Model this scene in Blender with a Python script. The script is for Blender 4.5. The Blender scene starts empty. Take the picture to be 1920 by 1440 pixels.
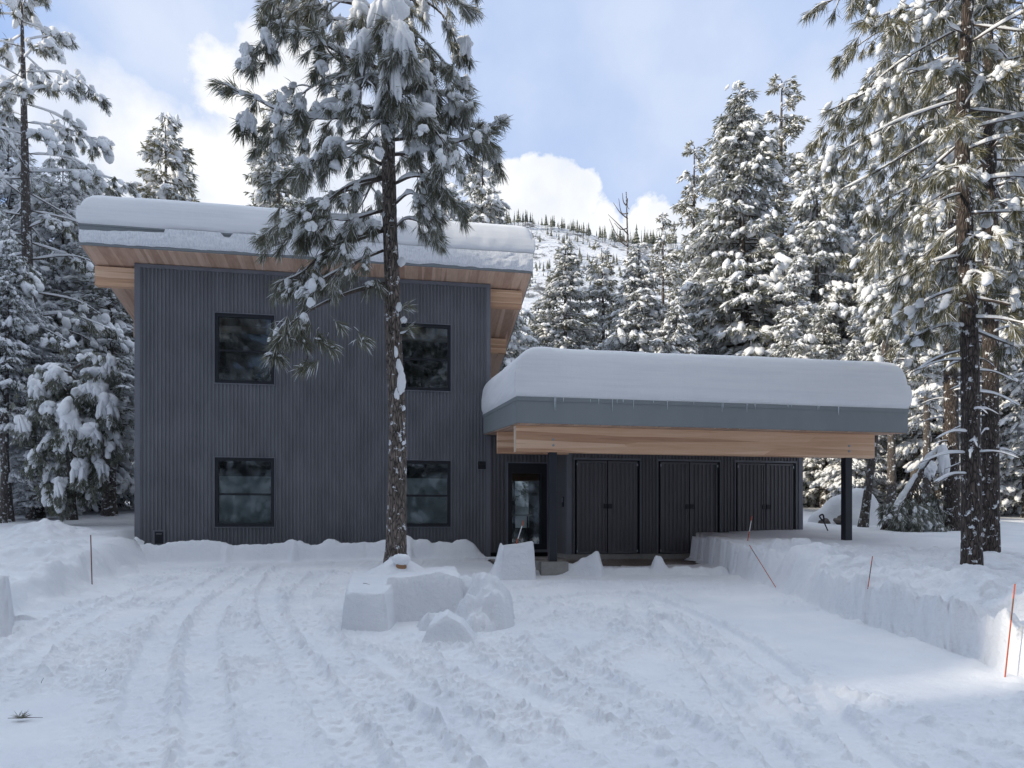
import bpy, bmesh, math, random
import numpy as np
from mathutils import Vector, Matrix

rng = np.random.default_rng(7)
random.seed(7)
F = 1300.0; CX = 960.0; HY = 985.0           # photograph geometry (1920 px wide frame)
ZOFF = 1.6                                    # eye height above the near snow

scene = bpy.context.scene
COL = scene.collection

# ------------------------------------------------------------------ helpers
def at(x, y, Y):
    """point at depth Y seen at photo pixel x, y (z measured from eye level)"""
    return np.array([(x-CX)*Y/F, Y, (HY-y)*Y/F])

def drive_z(Y):
    return -1.6 + 0.0616*np.minimum(Y, 15.0)

def gp(x, y):
    Y = 1.6/((y-HY)/F + 0.0616)
    return np.array([(x-CX)*Y/F, Y])

def tag(o, label=None, cat=None, group=None, kind=None):
    if label: o['label'] = label
    if cat: o['category'] = cat
    if group: o['group'] = group
    if kind: o['kind'] = kind
    return o

def empty(name, loc, rz=0.0, label=None, cat=None, group=None):
    o = bpy.data.objects.new(name, None)
    o.empty_display_size = 0.2
    COL.objects.link(o)
    o.location = loc; o.rotation_euler = (0, 0, rz)
    return tag(o, label, cat, group)

class MB:
    def __init__(s):
        s.V = []; s.Fc = []; s.n = 0
    def add(s, v, f, mi=0, smooth=True):
        v = np.asarray(v, dtype=np.float64).reshape(-1, 3)
        f = np.asarray(f, dtype=np.int64)
        if len(f) == 0: return
        s.V.append(v); s.Fc.append((f + s.n, mi, smooth)); s.n += len(v)
    def box(s, a0, a1, b0, b1, c0, c1, mi=0):
        v = [(a0,b0,c0),(a1,b0,c0),(a1,b1,c0),(a0,b1,c0),(a0,b0,c1),(a1,b0,c1),(a1,b1,c1),(a0,b1,c1)]
        f = [(0,3,2,1),(4,5,6,7),(0,1,5,4),(1,2,6,5),(2,3,7,6),(3,0,4,7)]
        s.add(v, f, mi, False)
    def mesh(s, name, mats):
        me = bpy.data.meshes.new(name)
        V = np.concatenate(s.V); me.vertices.add(len(V)); me.vertices.foreach_set('co', V.ravel().astype(np.float32))
        loops = np.concatenate([f.ravel() for f, _, _ in s.Fc]).astype(np.int32)
        tot = np.concatenate([np.full(len(f), f.shape[1]) for f, _, _ in s.Fc])
        mi = np.concatenate([np.full(len(f), m) for f, m, _ in s.Fc]).astype(np.int32)
        sm = np.concatenate([np.full(len(f), q) for f, _, q in s.Fc]).astype(bool)
        st = np.concatenate([[0], np.cumsum(tot)[:-1]]).astype(np.int32)
        me.loops.add(len(loops)); me.loops.foreach_set('vertex_index', loops)
        me.polygons.add(len(tot)); me.polygons.foreach_set('loop_start', st)
        me.polygons.foreach_set('material_index', mi); me.polygons.foreach_set('use_smooth', sm)
        for m in mats: me.materials.append(m)
        me.update(calc_edges=True)
        return me
    def build(s, name, mats, parent=None, loc=None):
        if not isinstance(mats, (list, tuple)): mats = [mats]
        o = bpy.data.objects.new(name, s.mesh(name, mats))
        COL.objects.link(o)
        if parent: o.parent = parent
        if loc is not None: o.location = loc
        return o

def nrm(v):
    return v/np.maximum(np.linalg.norm(v, axis=-1, keepdims=True), 1e-9)

def tube(path, rad, k=6, zoff=0.0, cap=True):
    P = np.asarray(path, float); R = np.broadcast_to(np.asarray(rad, float), (len(P),))
    T = nrm(np.gradient(P, axis=0))
    up = np.where(np.abs(T[:, 2:3]) > 0.9, np.array([[0, 1.0, 0]]), np.array([[0, 0, 1.0]]))
    S = nrm(np.cross(T, up)); N = np.cross(S, T)
    a = np.linspace(0, 2*np.pi, k, endpoint=False)
    v = P[:, None] + R[:, None, None]*(np.cos(a)[None, :, None]*S[:, None] + np.sin(a)[None, :, None]*N[:, None])
    v[:, :, 2] += (R*zoff)[:, None]
    n = len(P); i = np.arange(n-1)[:, None]*k; j = np.arange(k)[None]; j2 = (j+1) % k
    f = np.stack([i+j, i+j2, i+k+j2, i+k+j], -1).reshape(-1, 4)
    return v.reshape(-1, 3), f

def spline(pts, n):
    P = np.asarray(pts, float)
    t = np.concatenate([[0], np.cumsum(np.linalg.norm(np.diff(P, axis=0), axis=1))]); t /= t[-1]
    q = np.linspace(0, 1, n)
    m = np.gradient(P, t, axis=0) if len(P) > 2 else np.repeat((P[1]-P[0])[None], len(P), 0)
    idx = np.clip(np.searchsorted(t, q, side='right')-1, 0, len(P)-2)
    h = (t[idx+1]-t[idx])[:, None]; u = ((q-t[idx])[:, None])/h
    return ((2*u**3-3*u**2+1)*P[idx] + (u**3-2*u**2+u)*h*m[idx] + (-2*u**3+3*u**2)*P[idx+1] + (u**3-u**2)*h*m[idx+1])

def ico(sub):
    bm = bmesh.new(); bmesh.ops.create_icosphere(bm, subdivisions=sub, radius=1.0)
    v = np.array([x.co[:] for x in bm.verts]); f = np.array([[x.index for x in p.verts] for p in bm.faces]); bm.free()
    return v, f
ICO = {k: ico(k) for k in (1, 2, 3, 4)}

def clumps(C, S, sub=2, rough=0.18, drip=0.0, seed=0, axis=None, dirs=None):
    """lumps of snow: centres C (n,3), half sizes S (n,3)"""
    r = np.random.default_rng(seed)
    C = np.asarray(C, float).reshape(-1, 3); S = np.asarray(S, float).reshape(-1, 3); n = len(C)
    v0, f0 = ICO[sub]; m = len(v0)
    v = np.repeat(v0[None], n, 0)
    d = np.ones((n, m))
    for fr, am in ((1.7, 1.0), (3.1, 0.7), (5.7, 0.45), (9.5, 0.25)):
        k = r.normal(size=(n, 3))*fr; ph = r.uniform(0, 6.28, (n, 1))
        d += rough*am*np.sin(np.einsum('mj,nj->nm', v0, k)+ph)
    v = v*d[..., None]
    if drip > 0:
        ang = np.arctan2(v0[:, 1], v0[:, 0])[None]
        w = np.zeros((n, m))
        for fr in (3, 7, 11):
            w += np.sin(ang*fr + r.uniform(0, 6.28, (n, 1)))/3
        low = np.clip(-v0[None, :, 2]+0.15, 0, 1)
        v[..., 2] -= low*drip*w
        v[..., :2] *= (1 - 0.25*np.clip(v0[None, :, 2], 0, 1))[..., None]
    if dirs is not None:
        X = nrm(np.asarray(dirs, float)); Y = np.cross(np.array([[0, 0, 1.0]]), X); bad = np.linalg.norm(Y, axis=1) < 1e-3; Y[bad] = [0, 1, 0]; Y = nrm(Y); Zx = np.cross(X, Y)
        q = v*S[:, None, :]
        V = q[..., 0:1]*X[:, None]+q[..., 1:2]*Y[:, None]+q[..., 2:3]*Zx[:, None]+C[:, None]
        Fc = (f0[None] + (np.arange(n)*m)[:, None, None]).reshape(-1, 3)
        return V.reshape(-1, 3), Fc
    a = r.uniform(0, 6.28, n); c, s_ = np.cos(a)[:, None], np.sin(a)[:, None]
    sx, sy = v[..., 0]*S[:, None, 0], v[..., 1]*S[:, None, 1]
    if axis is None and sub < 3:
        x = sx*c-sy*s_; y = sx*s_+sy*c
    else:
        x, y = sx, sy
    V = np.stack([x, y, v[..., 2]*S[:, None, 2]], -1) + C[:, None]
    Fc = (f0[None] + (np.arange(n)*m)[:, None, None]).reshape(-1, 3)
    return V.reshape(-1, 3), Fc

def needles(C, D, n, L, spread, w, back=0.1, droop=0.25, r=rng):
    """bundles of needles round centres C pointing along D"""
    C = np.repeat(np.asarray(C, float), n, 0); D = nrm(np.repeat(np.asarray(D, float), n, 0))
    m = len(C)
    dirs = nrm(D + spread*r.normal(size=(m, 3)) + np.array([0, 0, -droop]))
    base = C - D*r.uniform(0, back, (m, 1))
    L = L*r.uniform(0.65, 1.1, (m, 1))
    side = nrm(np.cross(dirs, r.normal(size=(m, 3))))*w
    mid = base + dirs*L*0.55
    tip = base + dirs*L + np.array([0, 0, -0.10])*L
    v = np.stack([base, mid-side, tip, mid+side], 1).reshape(-1, 3)
    f = np.arange(m*4).reshape(-1, 4)
    return v, f

def frosted(mb, snow_mb, v, f, share, r):
    """rime: a share of the needles is coated white"""
    q = v.reshape(-1, 4, 3); k = r.random(len(q)) < share
    a = q[~k]; b = q[k]
    mb.add(a.reshape(-1, 3), np.arange(len(a)*4).reshape(-1, 4), 1, False)
    if len(b): snow_mb.add(b.reshape(-1, 3), np.arange(len(b)*4).reshape(-1, 4), 0, False)

# lattice noise
_tab = np.random.default_rng(3).random((256, 256))
def vnoise(x, y, seed=0):
    x = np.asarray(x, float)+seed*17.31; y = np.asarray(y, float)+seed*9.77
    xi = np.floor(x).astype(int); yi = np.floor(y).astype(int); fx = x-xi; fy = y-yi
    fx = fx*fx*fx*(fx*(fx*6-15)+10); fy = fy*fy*fy*(fy*(fy*6-15)+10)
    g = lambda a, b: _tab[a & 255, b & 255]
    return (g(xi, yi)*(1-fx)+g(xi+1, yi)*fx)*(1-fy) + (g(xi, yi+1)*(1-fx)+g(xi+1, yi+1)*fx)*fy
def fbm(x, y, o=4, seed=0):
    s = 0; a = 0.5
    for i in range(o):
        s = s + a*(vnoise(x*2**i, y*2**i, seed+i)-0.5)*2; a *= 0.5
    return s
def sst(a, b, x):
    t = np.clip((x-a)/(b-a), 0, 1); return t*t*(3-2*t)

# ------------------------------------------------------------------ materials
def newmat(name):
    m = bpy.data.materials.new(name); m.use_nodes = True
    nt = m.node_tree; b = nt.nodes['Principled BSDF']
    return m, nt, b
def nd(nt, t, **kw):
    n = nt.nodes.new(t)
    for k, v in kw.items():
        if k in n.inputs.keys() if isinstance(k, str) else False: n.inputs[k].default_value = v
        else: setattr(n, k, v)
    return n
def ramp(nt, fac, stops):
    r = nt.nodes.new('ShaderNodeValToRGB'); e = r.color_ramp.elements
    while len(e) < len(stops): e.new(0.5)
    for k, (p, c) in enumerate(stops):
        e[k].position = p; e[k].color = (*c, 1)
    nt.links.new(fac, r.inputs[0]); return r.outputs[0]
def coords(nt, scale=(1, 1, 1), kind='Object'):
    tc = nt.nodes.new('ShaderNodeTexCoord'); mp = nt.nodes.new('ShaderNodeMapping')
    mp.inputs['Scale'].default_value = scale
    nt.links.new(tc.outputs[kind], mp.inputs[0]); return mp.outputs[0]
def noise(nt, vec, scale, detail=4, rough=0.55):
    n = nt.nodes.new('ShaderNodeTexNoise'); n.inputs['Scale'].default_value = scale
    n.inputs['Detail'].default_value = detail; n.inputs['Roughness'].default_value = rough
    nt.links.new(vec, n.inputs['Vector']); return n.outputs['Fac']
def bump(nt, b, h, strength=0.3, dist=0.02):
    bp = nt.nodes.new('ShaderNodeBump'); bp.inputs['Strength'].default_value = strength; bp.inputs['Distance'].default_value = dist
    nt.links.new(h, bp.inputs['Height']); nt.links.new(bp.outputs[0], b.inputs['Normal'])

def mat_snow(name, c0=(0.78, 0.80, 0.84), c1=(0.88, 0.885, 0.90), bs=0.35, scale=14.0, dist=0.012):
    m, nt, b = newmat(name)
    v = coords(nt); n1 = noise(nt, v, scale, 6, 0.65); n2 = noise(nt, v, 1.3, 3)
    nt.links.new(ramp(nt, n2, [(0.3, c0), (0.7, c1)]), b.inputs['Base Color'])
    b.inputs['Roughness'].default_value = 0.75
    b.inputs['Specular IOR Level'].default_value = 0.2
    n4 = noise(nt, v, scale*3.3, 4, 0.7)
    ad = nt.nodes.new('ShaderNodeMath'); ad.operation = 'MULTIPLY_ADD'; ad.inputs[1].default_value = 0.45
    nt.links.new(n4, ad.inputs[0]); nt.links.new(n1, ad.inputs[2])
    bump(nt, b, ad.outputs[0], bs, dist)
    return m
M = {}
M['snow'] = mat_snow('packed_snow', bs=0.75, scale=16.0, dist=0.022)
M['bank'] = mat_snow('crusty_bank_snow', bs=0.7, scale=12.0, dist=0.04)
M['snow_tree'] = mat_snow('tree_snow', (0.76, 0.78, 0.81), (0.88, 0.89, 0.9), 0.4, 18, 0.02)
M['snow_roof'] = mat_snow('roof_snow', (0.80, 0.81, 0.84), (0.86, 0.87, 0.885), 0.25, 40, 0.006)

def mat_roof_snow():
    m, nt, b = newmat('roof_snow')
    v = coords(nt, (0.5, 0.5, 11)); n1 = noise(nt, v, 1.6, 5, 0.6); v2 = coords(nt); n2 = noise(nt, v2, 34, 5, 0.7); n3 = noise(nt, coords(nt, (5, 5, 0.8)), 4, 4, 0.6)
    nt.links.new(ramp(nt, n1, [(0.32, (0.80, 0.815, 0.845)), (0.5, (0.84, 0.85, 0.87)), (0.7, (0.87, 0.875, 0.89))]), b.inputs['Base Color'])
    a1 = nt.nodes.new('ShaderNodeMath'); a1.operation = 'MULTIPLY_ADD'; a1.inputs[1].default_value = 0.5; nt.links.new(n2, a1.inputs[0]); nt.links.new(n1, a1.inputs[2])
    a2 = nt.nodes.new('ShaderNodeMath'); a2.operation = 'MULTIPLY_ADD'; a2.inputs[1].default_value = 0.5; nt.links.new(n3, a2.inputs[0]); nt.links.new(a1.outputs[0], a2.inputs[2])
    b.inputs['Roughness'].default_value = 0.75; b.inputs['Specular IOR Level'].default_value = 0.2
    bump(nt, b, a2.outputs[0], 0.25, 0.025); return m
M['snow_roof'] = mat_roof_snow()
def mat_rime():
    m, nt, b = newmat('clinging_snow')
    v = coords(nt, (9, 9, 2.2)); n1 = noise(nt, v, 5, 6, 0.7)
    nt.links.new(ramp(nt, n1, [(0.3, (0.60, 0.63, 0.68)), (0.55, (0.85, 0.86, 0.89))]), b.inputs['Base Color'])
    b.inputs['Roughness'].default_value = 0.8
    bump(nt, b, n1, 0.5, 0.03); return m
M['rime'] = mat_rime()

def mat_bark(name, c0, c1, c2, flecks=0.62, fleck_scale=9.0):
    m, nt, b = newmat(name)
    v = coords(nt, (1, 1, 0.22)); vo = nt.nodes.new('ShaderNodeTexVoronoi'); vo.inputs['Scale'].default_value = 30
    vo.feature = 'DISTANCE_TO_EDGE'
    nz = nt.nodes.new('ShaderNodeTexNoise'); nz.inputs['Scale'].default_value = 12
    nt.links.new(v, nz.inputs['Vector'])
    mx = nt.nodes.new('ShaderNodeVectorMath'); mx.operation = 'MULTIPLY_ADD'
    mx.inputs[1].default_value = (0.11, 0.11, 0.11)
    nt.links.new(nz.outputs['Color'], mx.inputs[0]); nt.links.new(v, mx.inputs[2]); nt.links.new(mx.outputs[0], vo.inputs['Vector'])
    pl = ramp(nt, vo.outputs['Distance'], [(0.0, c0), (0.10, c1), (0.4, c2)])
    n3 = noise(nt, coords(nt), fleck_scale, 5, 0.7)
    fl = ramp(nt, n3, [(flecks, (0, 0, 0)), (flecks+0.03, (1, 1, 1))])
    mix = nt.nodes.new('ShaderNodeMix'); mix.data_type = 'RGBA'
    nt.links.new(fl, mix.inputs[0]); nt.links.new(pl, mix.inputs[6]); mix.inputs[7].default_value = (0.82, 0.84, 0.87, 1)
    nt.links.new(mix.outputs[2], b.inputs['Base Color']); b.inputs['Roughness'].default_value = 0.9
    bump(nt, b, vo.outputs['Distance'], 0.9, 0.05); return m
M['bark'] = mat_bark('pine_bark', (0.02, 0.016, 0.014), (0.13, 0.105, 0.09), (0.28, 0.225, 0.19), 0.585)
M['bark_red'] = mat_bark('old_pine_bark', (0.012, 0.01, 0.009), (0.06, 0.046, 0.039), (0.145, 0.112, 0.094), 0.585)
M['bark_far'] = mat_bark('forest_bark', (0.05, 0.042, 0.038), (0.11, 0.095, 0.085), (0.19, 0.165, 0.15), 0.57)
def mat_limb(name, c):
    m, nt, b = newmat(name); n = noise(nt, coords(nt), 30, 3)
    nt.links.new(ramp(nt, n, [(0.3, tuple(x*0.6 for x in c)), (0.7, tuple(x*1.4 for x in c))]), b.inputs['Base Color'])
    b.inputs['Roughness'].default_value = 0.9; return m
M['limb'] = mat_limb('limb_bark', (0.085, 0.065, 0.055))
def mat_needle(name, cs, scale=3.0):
    m, nt, b = newmat(name)
    n = noise(nt, coords(nt), scale, 4, 0.6)
    nt.links.new(ramp(nt, n, [(0.25, cs[0]), (0.44, cs[1]), (0.58, cs[2]), (0.74, cs[3])]), b.inputs['Base Color'])
    b.inputs['Roughness'].default_value = 0.55
    b.inputs['Specular IOR Level'].default_value = 0.3
    tr = nt.nodes.new('ShaderNodeBsdfTranslucent'); tr.inputs[0].default_value = (0.13, 0.125, 0.06, 1)
    ms = nt.nodes.new('ShaderNodeMixShader'); ms.inputs[0].default_value = 0.3
    nt.links.new(b.outputs[0], ms.inputs[1]); nt.links.new(tr.outputs[0], ms.inputs[2])
    nt.links.new(ms.outputs[0], nt.nodes['Material Output'].inputs[0]); return m
M['needle'] = mat_needle('pine_needles', [(0.085, 0.085, 0.06), (0.17, 0.17, 0.12), (0.27, 0.27, 0.21), (0.52, 0.52, 0.50)], 2.5)
M['needle_warm'] = mat_needle('pine_needles_olive', [(0.09, 0.09, 0.055), (0.19, 0.18, 0.11), (0.29, 0.27, 0.18), (0.5, 0.49, 0.45)], 2.5)
M['needle_fir'] = mat_needle('fir_needles', [(0.10, 0.11, 0.09), (0.19, 0.20, 0.16), (0.31, 0.32, 0.28), (0.58, 0.59, 0.59)], 1.6)

def mat_metal(name, c, rough=0.45, var=0.12, spec=0.4, metal=0.0):
    m, nt, b = newmat(name); n = noise(nt, coords(nt, (1, 1, 0.4)), 2.5, 5)
    nt.links.new(ramp(nt, n, [(0.3, tuple(x*(1-var) for x in c)), (0.7, tuple(x*(1+var) for x in c))]), b.inputs['Base Color'])
    b.inputs['Roughness'].default_value = rough; b.inputs['Specular IOR Level'].default_value = spec
    b.inputs['Metallic'].default_value = metal; return m
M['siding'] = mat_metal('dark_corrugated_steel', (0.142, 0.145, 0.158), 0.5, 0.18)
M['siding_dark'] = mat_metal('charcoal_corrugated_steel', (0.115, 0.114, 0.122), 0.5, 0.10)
M['trim'] = mat_metal('slate_trim', (0.155, 0.16, 0.18), 0.45)
M['fascia'] = mat_metal('grey_fascia', (0.235, 0.26, 0.27), 0.5, 0.05)
M['black'] = mat_metal('black_frame', (0.012, 0.013, 0.018), 0.45)
M['post'] = mat_metal('black_steel_post', (0.02, 0.022, 0.03), 0.4)
M['silver'] = mat_metal('galvanised_bolt', (0.35, 0.38, 0.42), 0.4, 0.1, 0.5, 0.6)
M['white'] = mat_metal('white_laminate', (0.7, 0.72, 0.72), 0.4, 0.03)
M['blind'] = mat_metal('roller_blind', (0.30, 0.335, 0.34), 0.9, 0.08, 0.1)
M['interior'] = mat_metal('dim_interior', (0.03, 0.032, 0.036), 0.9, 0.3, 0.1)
M['orange'] = mat_metal('orange_fibreglass', (0.55, 0.10, 0.03), 0.4, 0.2)
M['rust'] = mat_metal('weathered_stake', (0.20, 0.09, 0.05), 0.6, 0.3)
M['reflect_white'] = mat_metal('white_reflective_band', (0.75, 0.72, 0.70), 0.4, 0.05)
def mat_wood(name, axis, cols, planks=None):
    m, nt, b = newmat(name)
    sc = {'x': (0.7, 14, 14), 'y': (14, 0.7, 14)}[axis]
    v = coords(nt, sc); n1 = noise(nt, v, 1.6, 6, 0.65)
    v2 = coords(nt, {'x': (0.25, 0.3, 7.4), 'y': (5.2, 0.2, 0.2)}[axis])
    vo = nt.nodes.new('ShaderNodeTexVoronoi'); vo.inputs['Scale'].default_value = 1.6; nt.links.new(v2, vo.inputs['Vector'])
    sep = nt.nodes.new('ShaderNodeSeparateColor'); nt.links.new(vo.outputs['Color'], sep.inputs[0])
    mx = nt.nodes.new('ShaderNodeMix'); mx.data_type = 'FLOAT'; mx.inputs[0].default_value = 0.45
    nt.links.new(n1, mx.inputs[2]); nt.links.new(sep.outputs[0], mx.inputs[3])
    nt.links.new(ramp(nt, mx.outputs[0], [(0.2, cols[0]), (0.5, cols[1]), (0.8, cols[2])]), b.inputs['Base Color'])
    b.inputs['Roughness'].default_value = 0.6; b.inputs['Specular IOR Level'].default_value = 0.3
    bump(nt, b, n1, 0.15, 0.01); return m
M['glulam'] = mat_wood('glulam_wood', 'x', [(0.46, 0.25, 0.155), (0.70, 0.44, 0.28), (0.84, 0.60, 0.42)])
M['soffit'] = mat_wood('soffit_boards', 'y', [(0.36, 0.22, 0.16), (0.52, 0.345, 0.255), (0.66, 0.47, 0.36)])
M['cut'] = mat_metal('end_grain', (0.62, 0.5, 0.38), 0.7)
def mat_glass():
    m, nt, b = newmat('window_glass'); nt.nodes.remove(b)
    t = nt.nodes.new('ShaderNodeBsdfTransparent'); t.inputs[0].default_value = (0.90, 0.93, 0.93, 1)
    g = nt.nodes.new('ShaderNodeBsdfGlossy'); g.inputs[0].default_value = (0.85, 0.9, 0.92, 1); g.inputs['Roughness'].default_value = 0.035
    n = noise(nt, coords(nt), 1.2, 2); bp = nt.nodes.new('ShaderNodeBump'); bp.inputs['Strength'].default_value = 0.03; bp.inputs['Distance'].default_value = 0.03
    nt.links.new(n, bp.inputs['Height']); nt.links.new(bp.outputs[0], g.inputs['Normal'])
    fr = nt.nodes.new('ShaderNodeFresnel'); fr.inputs[0].default_value = 1.75
    ms = nt.nodes.new('ShaderNodeMixShader'); nt.links.new(fr.outputs[0], ms.inputs[0])
    nt.links.new(t.outputs[0], ms.inputs[1]); nt.links.new(g.outputs[0], ms.inputs[2])
    nt.links.new(ms.outputs[0], nt.nodes['Material Output'].inputs[0]); return m
M['glass'] = mat_glass()
def mat_ice():
    m, nt, b = newmat('icicle_ice'); b.inputs['Base Color'].default_value = (0.75, 0.82, 0.86, 1)
    n = noise(nt, coords(nt), 20, 2); nt.links.new(ramp(nt, n, [(0.3, (0.55, 0.62, 0.66)), (0.7, (0.8, 0.85, 0.88))]), b.inputs['Base Color'])
    b.inputs['Roughness'].default_value = 0.15; return m
M['ice'] = mat_ice()
def mat_ground2(name, cs, scale, bs=0.6, dist=0.03):
    m, nt, b = newmat(name); v = coords(nt); n = noise(nt, v, scale, 8, 0.7); n2 = noise(nt, v, 0.9, 3)
    mx = nt.nodes.new('ShaderNodeMix'); mx.data_type = 'FLOAT'; mx.inputs[0].default_value = 0.5
    nt.links.new(n, mx.inputs[2]); nt.links.new(n2, mx.inputs[3])
    nt.links.new(ramp(nt, mx.outputs[0], cs), b.inputs['Base Color'])
    b.inputs['Roughness'].default_value = 0.8; bump(nt, b, n, bs, dist); return m
M['gravel'] = mat_ground2('wet_gravel', [(0.35, (0.11, 0.085, 0.07)), (0.5, (0.24, 0.20, 0.175)), (0.58, (0.42, 0.38, 0.35)), (0.66, (0.75, 0.75, 0.76))], 24)
M['concrete'] = mat_ground2('concrete', [(0.3, (0.20, 0.19, 0.175)), (0.7, (0.36, 0.35, 0.325))], 12, 0.2)
M['rock'] = mat_ground2('boulder_rock', [(0.3, (0.04, 0.036, 0.032)), (0.6, (0.14, 0.12, 0.11))], 6)
M['stump'] = mat_metal('cut_wood', (0.30, 0.17, 0.09), 0.8, 0.3)
def mat_mountain():
    m, nt, b = newmat('snowy_mountain_slope')
    v = coords(nt, (1, 1, 1.6)); n = noise(nt, v, 0.07, 8, 0.72); n2 = noise(nt, v, 0.25, 5, 0.7)
    mx = nt.nodes.new('ShaderNodeMix'); mx.data_type = 'FLOAT'; mx.inputs[0].default_value = 0.5
    nt.links.new(n, mx.inputs[2]); nt.links.new(n2, mx.inputs[3])
    nt.links.new(ramp(nt, mx.outputs[0], [(0.0, (0.84, 0.86, 0.90)), (0.515, (0.82, 0.84, 0.88)), (0.545, (0.28, 0.29, 0.31)), (0.61, (0.09, 0.095, 0.10))]), b.inputs['Base Color'])
    b.inputs['Roughness'].default_value = 0.9; bump(nt, b, n, 0.9, 3.0); return m
M['mountain'] = mat_mountain()

# ------------------------------------------------------------------ camera, light, sky
cam = bpy.data.objects.new('camera', bpy.data.cameras.new('camera')); COL.objects.link(cam)
cam.data.sensor_width = 36; cam.data.lens = 36*F/1920; cam.data.shift_y = (HY-720)/1920
cam.location = (0, 0, 0); cam.rotation_euler = (math.radians(90), 0, 0); cam.data.clip_end = 3000; cam.data.clip_start = 0.05
scene.camera = cam
SEL = math.radians(23.0); SAZ = math.atan2(-0.955, -0.296)
sdir = Vector((math.cos(SEL)*math.sin(SAZ), math.cos(SEL)*math.cos(SAZ), math.sin(SEL)))
sl = bpy.data.lights.new('sun', 'SUN'); sl.energy = 4.2; sl.angle = math.radians(0.5); sl.color = (1.0, 0.90, 0.74)
so = bpy.data.objects.new('sun', sl); COL.objects.link(so); so.rotation_euler = sdir.to_track_quat('Z', 'Y').to_euler(); so.location = sdir*80

def make_world():
    w = bpy.data.worlds.new('World'); scene.world = w; w.use_nodes = True
    nt = w.node_tree; L = nt.links.new; bg = nt.nodes['Background']; bg.inputs['Strength'].default_value = 0.112
    sky = nt.nodes.new('ShaderNodeTexSky'); sky.sky_type = 'NISHITA'; sky.sun_disc = False
    sky.sun_elevation = SEL; sky.sun_rotation = SAZ % (2*math.pi); sky.altitude = 600; sky.air_density = 1.0; sky.dust_density = 0.6
    tc = nt.nodes.new('ShaderNodeTexCoord'); d = tc.outputs['Generated']
    n1 = nt.nodes.new('ShaderNodeTexNoise'); n1.inputs['Scale'].default_value = 7; n1.inputs['Detail'].default_value = 8; n1.inputs['Roughness'].default_value = 0.58
    L(d, n1.inputs['Vector'])
    pert = nt.nodes.new('ShaderNodeVectorMath'); pert.operation = 'MULTIPLY_ADD'; pert.inputs[1].default_value = (0.22, 0.22, 0.22)
    sub = nt.nodes.new('ShaderNodeVectorMath'); sub.operation = 'SUBTRACT'; sub.inputs[1].default_value = (0.5, 0.5, 0.5)
    L(n1.outputs['Color'], sub.inputs[0]); L(sub.outputs[0], pert.inputs[0]); L(d, pert.inputs[2])
    def blob(px, py, r, soft, amp, prev):
        c = Vector((px-CX, F, HY-py)).normalized()
        dist = nt.nodes.new('ShaderNodeVectorMath'); dist.operation = 'DISTANCE'; L(pert.outputs[0], dist.inputs[0]); dist.inputs[1].default_value = c
        mr = nt.nodes.new('ShaderNodeMapRange'); mr.interpolation_type = 'SMOOTHSTEP'; rr = r/1500
        mr.inputs[1].default_value = rr*(1+soft); mr.inputs[2].default_value = rr*(1-soft); mr.inputs[3].default_value = 0; mr.inputs[4].default_value = amp
        L(dist.outputs['Value'], mr.inputs[0])
        if prev is None: return mr.outputs[0]
        mx = nt.nodes.new('ShaderNodeMath'); mx.operation = 'MAXIMUM'; L(prev, mx.inputs[0]); L(mr.outputs[0], mx.inputs[1]); return mx.outputs[0]
    a = None
    for px, py, r, soft, amp in [(1030, 365, 66, .18, 1), (955, 370, 80, .2, 1), (1215, 385, 72, .18, 1), (1110, 455, 85, .2, 1), (1290, 440, 80, .3, .9),
                                 (1000, 470, 110, .3, 1), (1200, 480, 110, .3, 1), (260, 310, 140, .55, .95), (140, 250, 110, .6, .8), (420, 330, 130, .5, 1),
                                 (470, 140, 90, .35, 1), (560, 160, 95, .4, 1), (510, 230, 110, .5, 1), (330, 420, 180, .5, 1), (650, 330, 170, .6, .8),
                                 (780, 380, 120, .6, .7), (340, 20, 190, .9, .5), (700, 60, 260, .9, .40), (1230, 90, 300, .9, .42), (1000, 40, 200, .9, .35), (1560, 300, 260, .9, .5)]:
        a = blob(px, py, r, soft, amp, a)
    # broken cloud over the rest of the sky
    n2 = nt.nodes.new('ShaderNodeTexNoise'); n2.inputs['Scale'].default_value = 2.2; n2.inputs['Detail'].default_value = 6; L(d, n2.inputs['Vector'])
    m2 = nt.nodes.new('ShaderNodeMapRange'); m2.interpolation_type = 'SMOOTHSTEP'; m2.inputs[1].default_value = 0.42; m2.inputs[2].default_value = 0.62
    L(n2.outputs['Fac'], m2.inputs[0])
    sp = nt.nodes.new('ShaderNodeSeparateXYZ'); L(d, sp.inputs[0])
    m3 = nt.nodes.new('ShaderNodeMapRange'); m3.inputs[1].default_value = 0.45; m3.inputs[2].default_value = 0.1; m3.inputs[3].default_value = 0; m3.inputs[4].default_value = 0.85
    L(sp.outputs['Y'], m3.inputs[0])
    mm = nt.nodes.new('ShaderNodeMath'); mm.operation = 'MULTIPLY'; L(m2.outputs[0], mm.inputs[0]); L(m3.outputs[0], mm.inputs[1])
    mx = nt.nodes.new('ShaderNodeMath'); mx.operation = 'MAXIMUM'; L(a, mx.inputs[0]); L(mm.outputs[0], mx.inputs[1])
    # cloud colour with soft grey undersides
    n3 = nt.nodes.new('ShaderNodeTexNoise'); n3.inputs['Scale'].default_value = 9; n3.inputs['Detail'].default_value = 5; L(d, n3.inputs['Vector'])
    cr = nt.nodes.new('ShaderNodeValToRGB'); cr.color_ramp.elements[0].position = 0.32; cr.color_ramp.elements[0].color = (7.3, 7.8, 8.7, 1)
    cr.color_ramp.elements[1].position = 0.6; cr.color_ramp.elements[1].color = (9.5, 9.55, 9.6, 1); L(n3.outputs['Fac'], cr.inputs[0])
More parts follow.
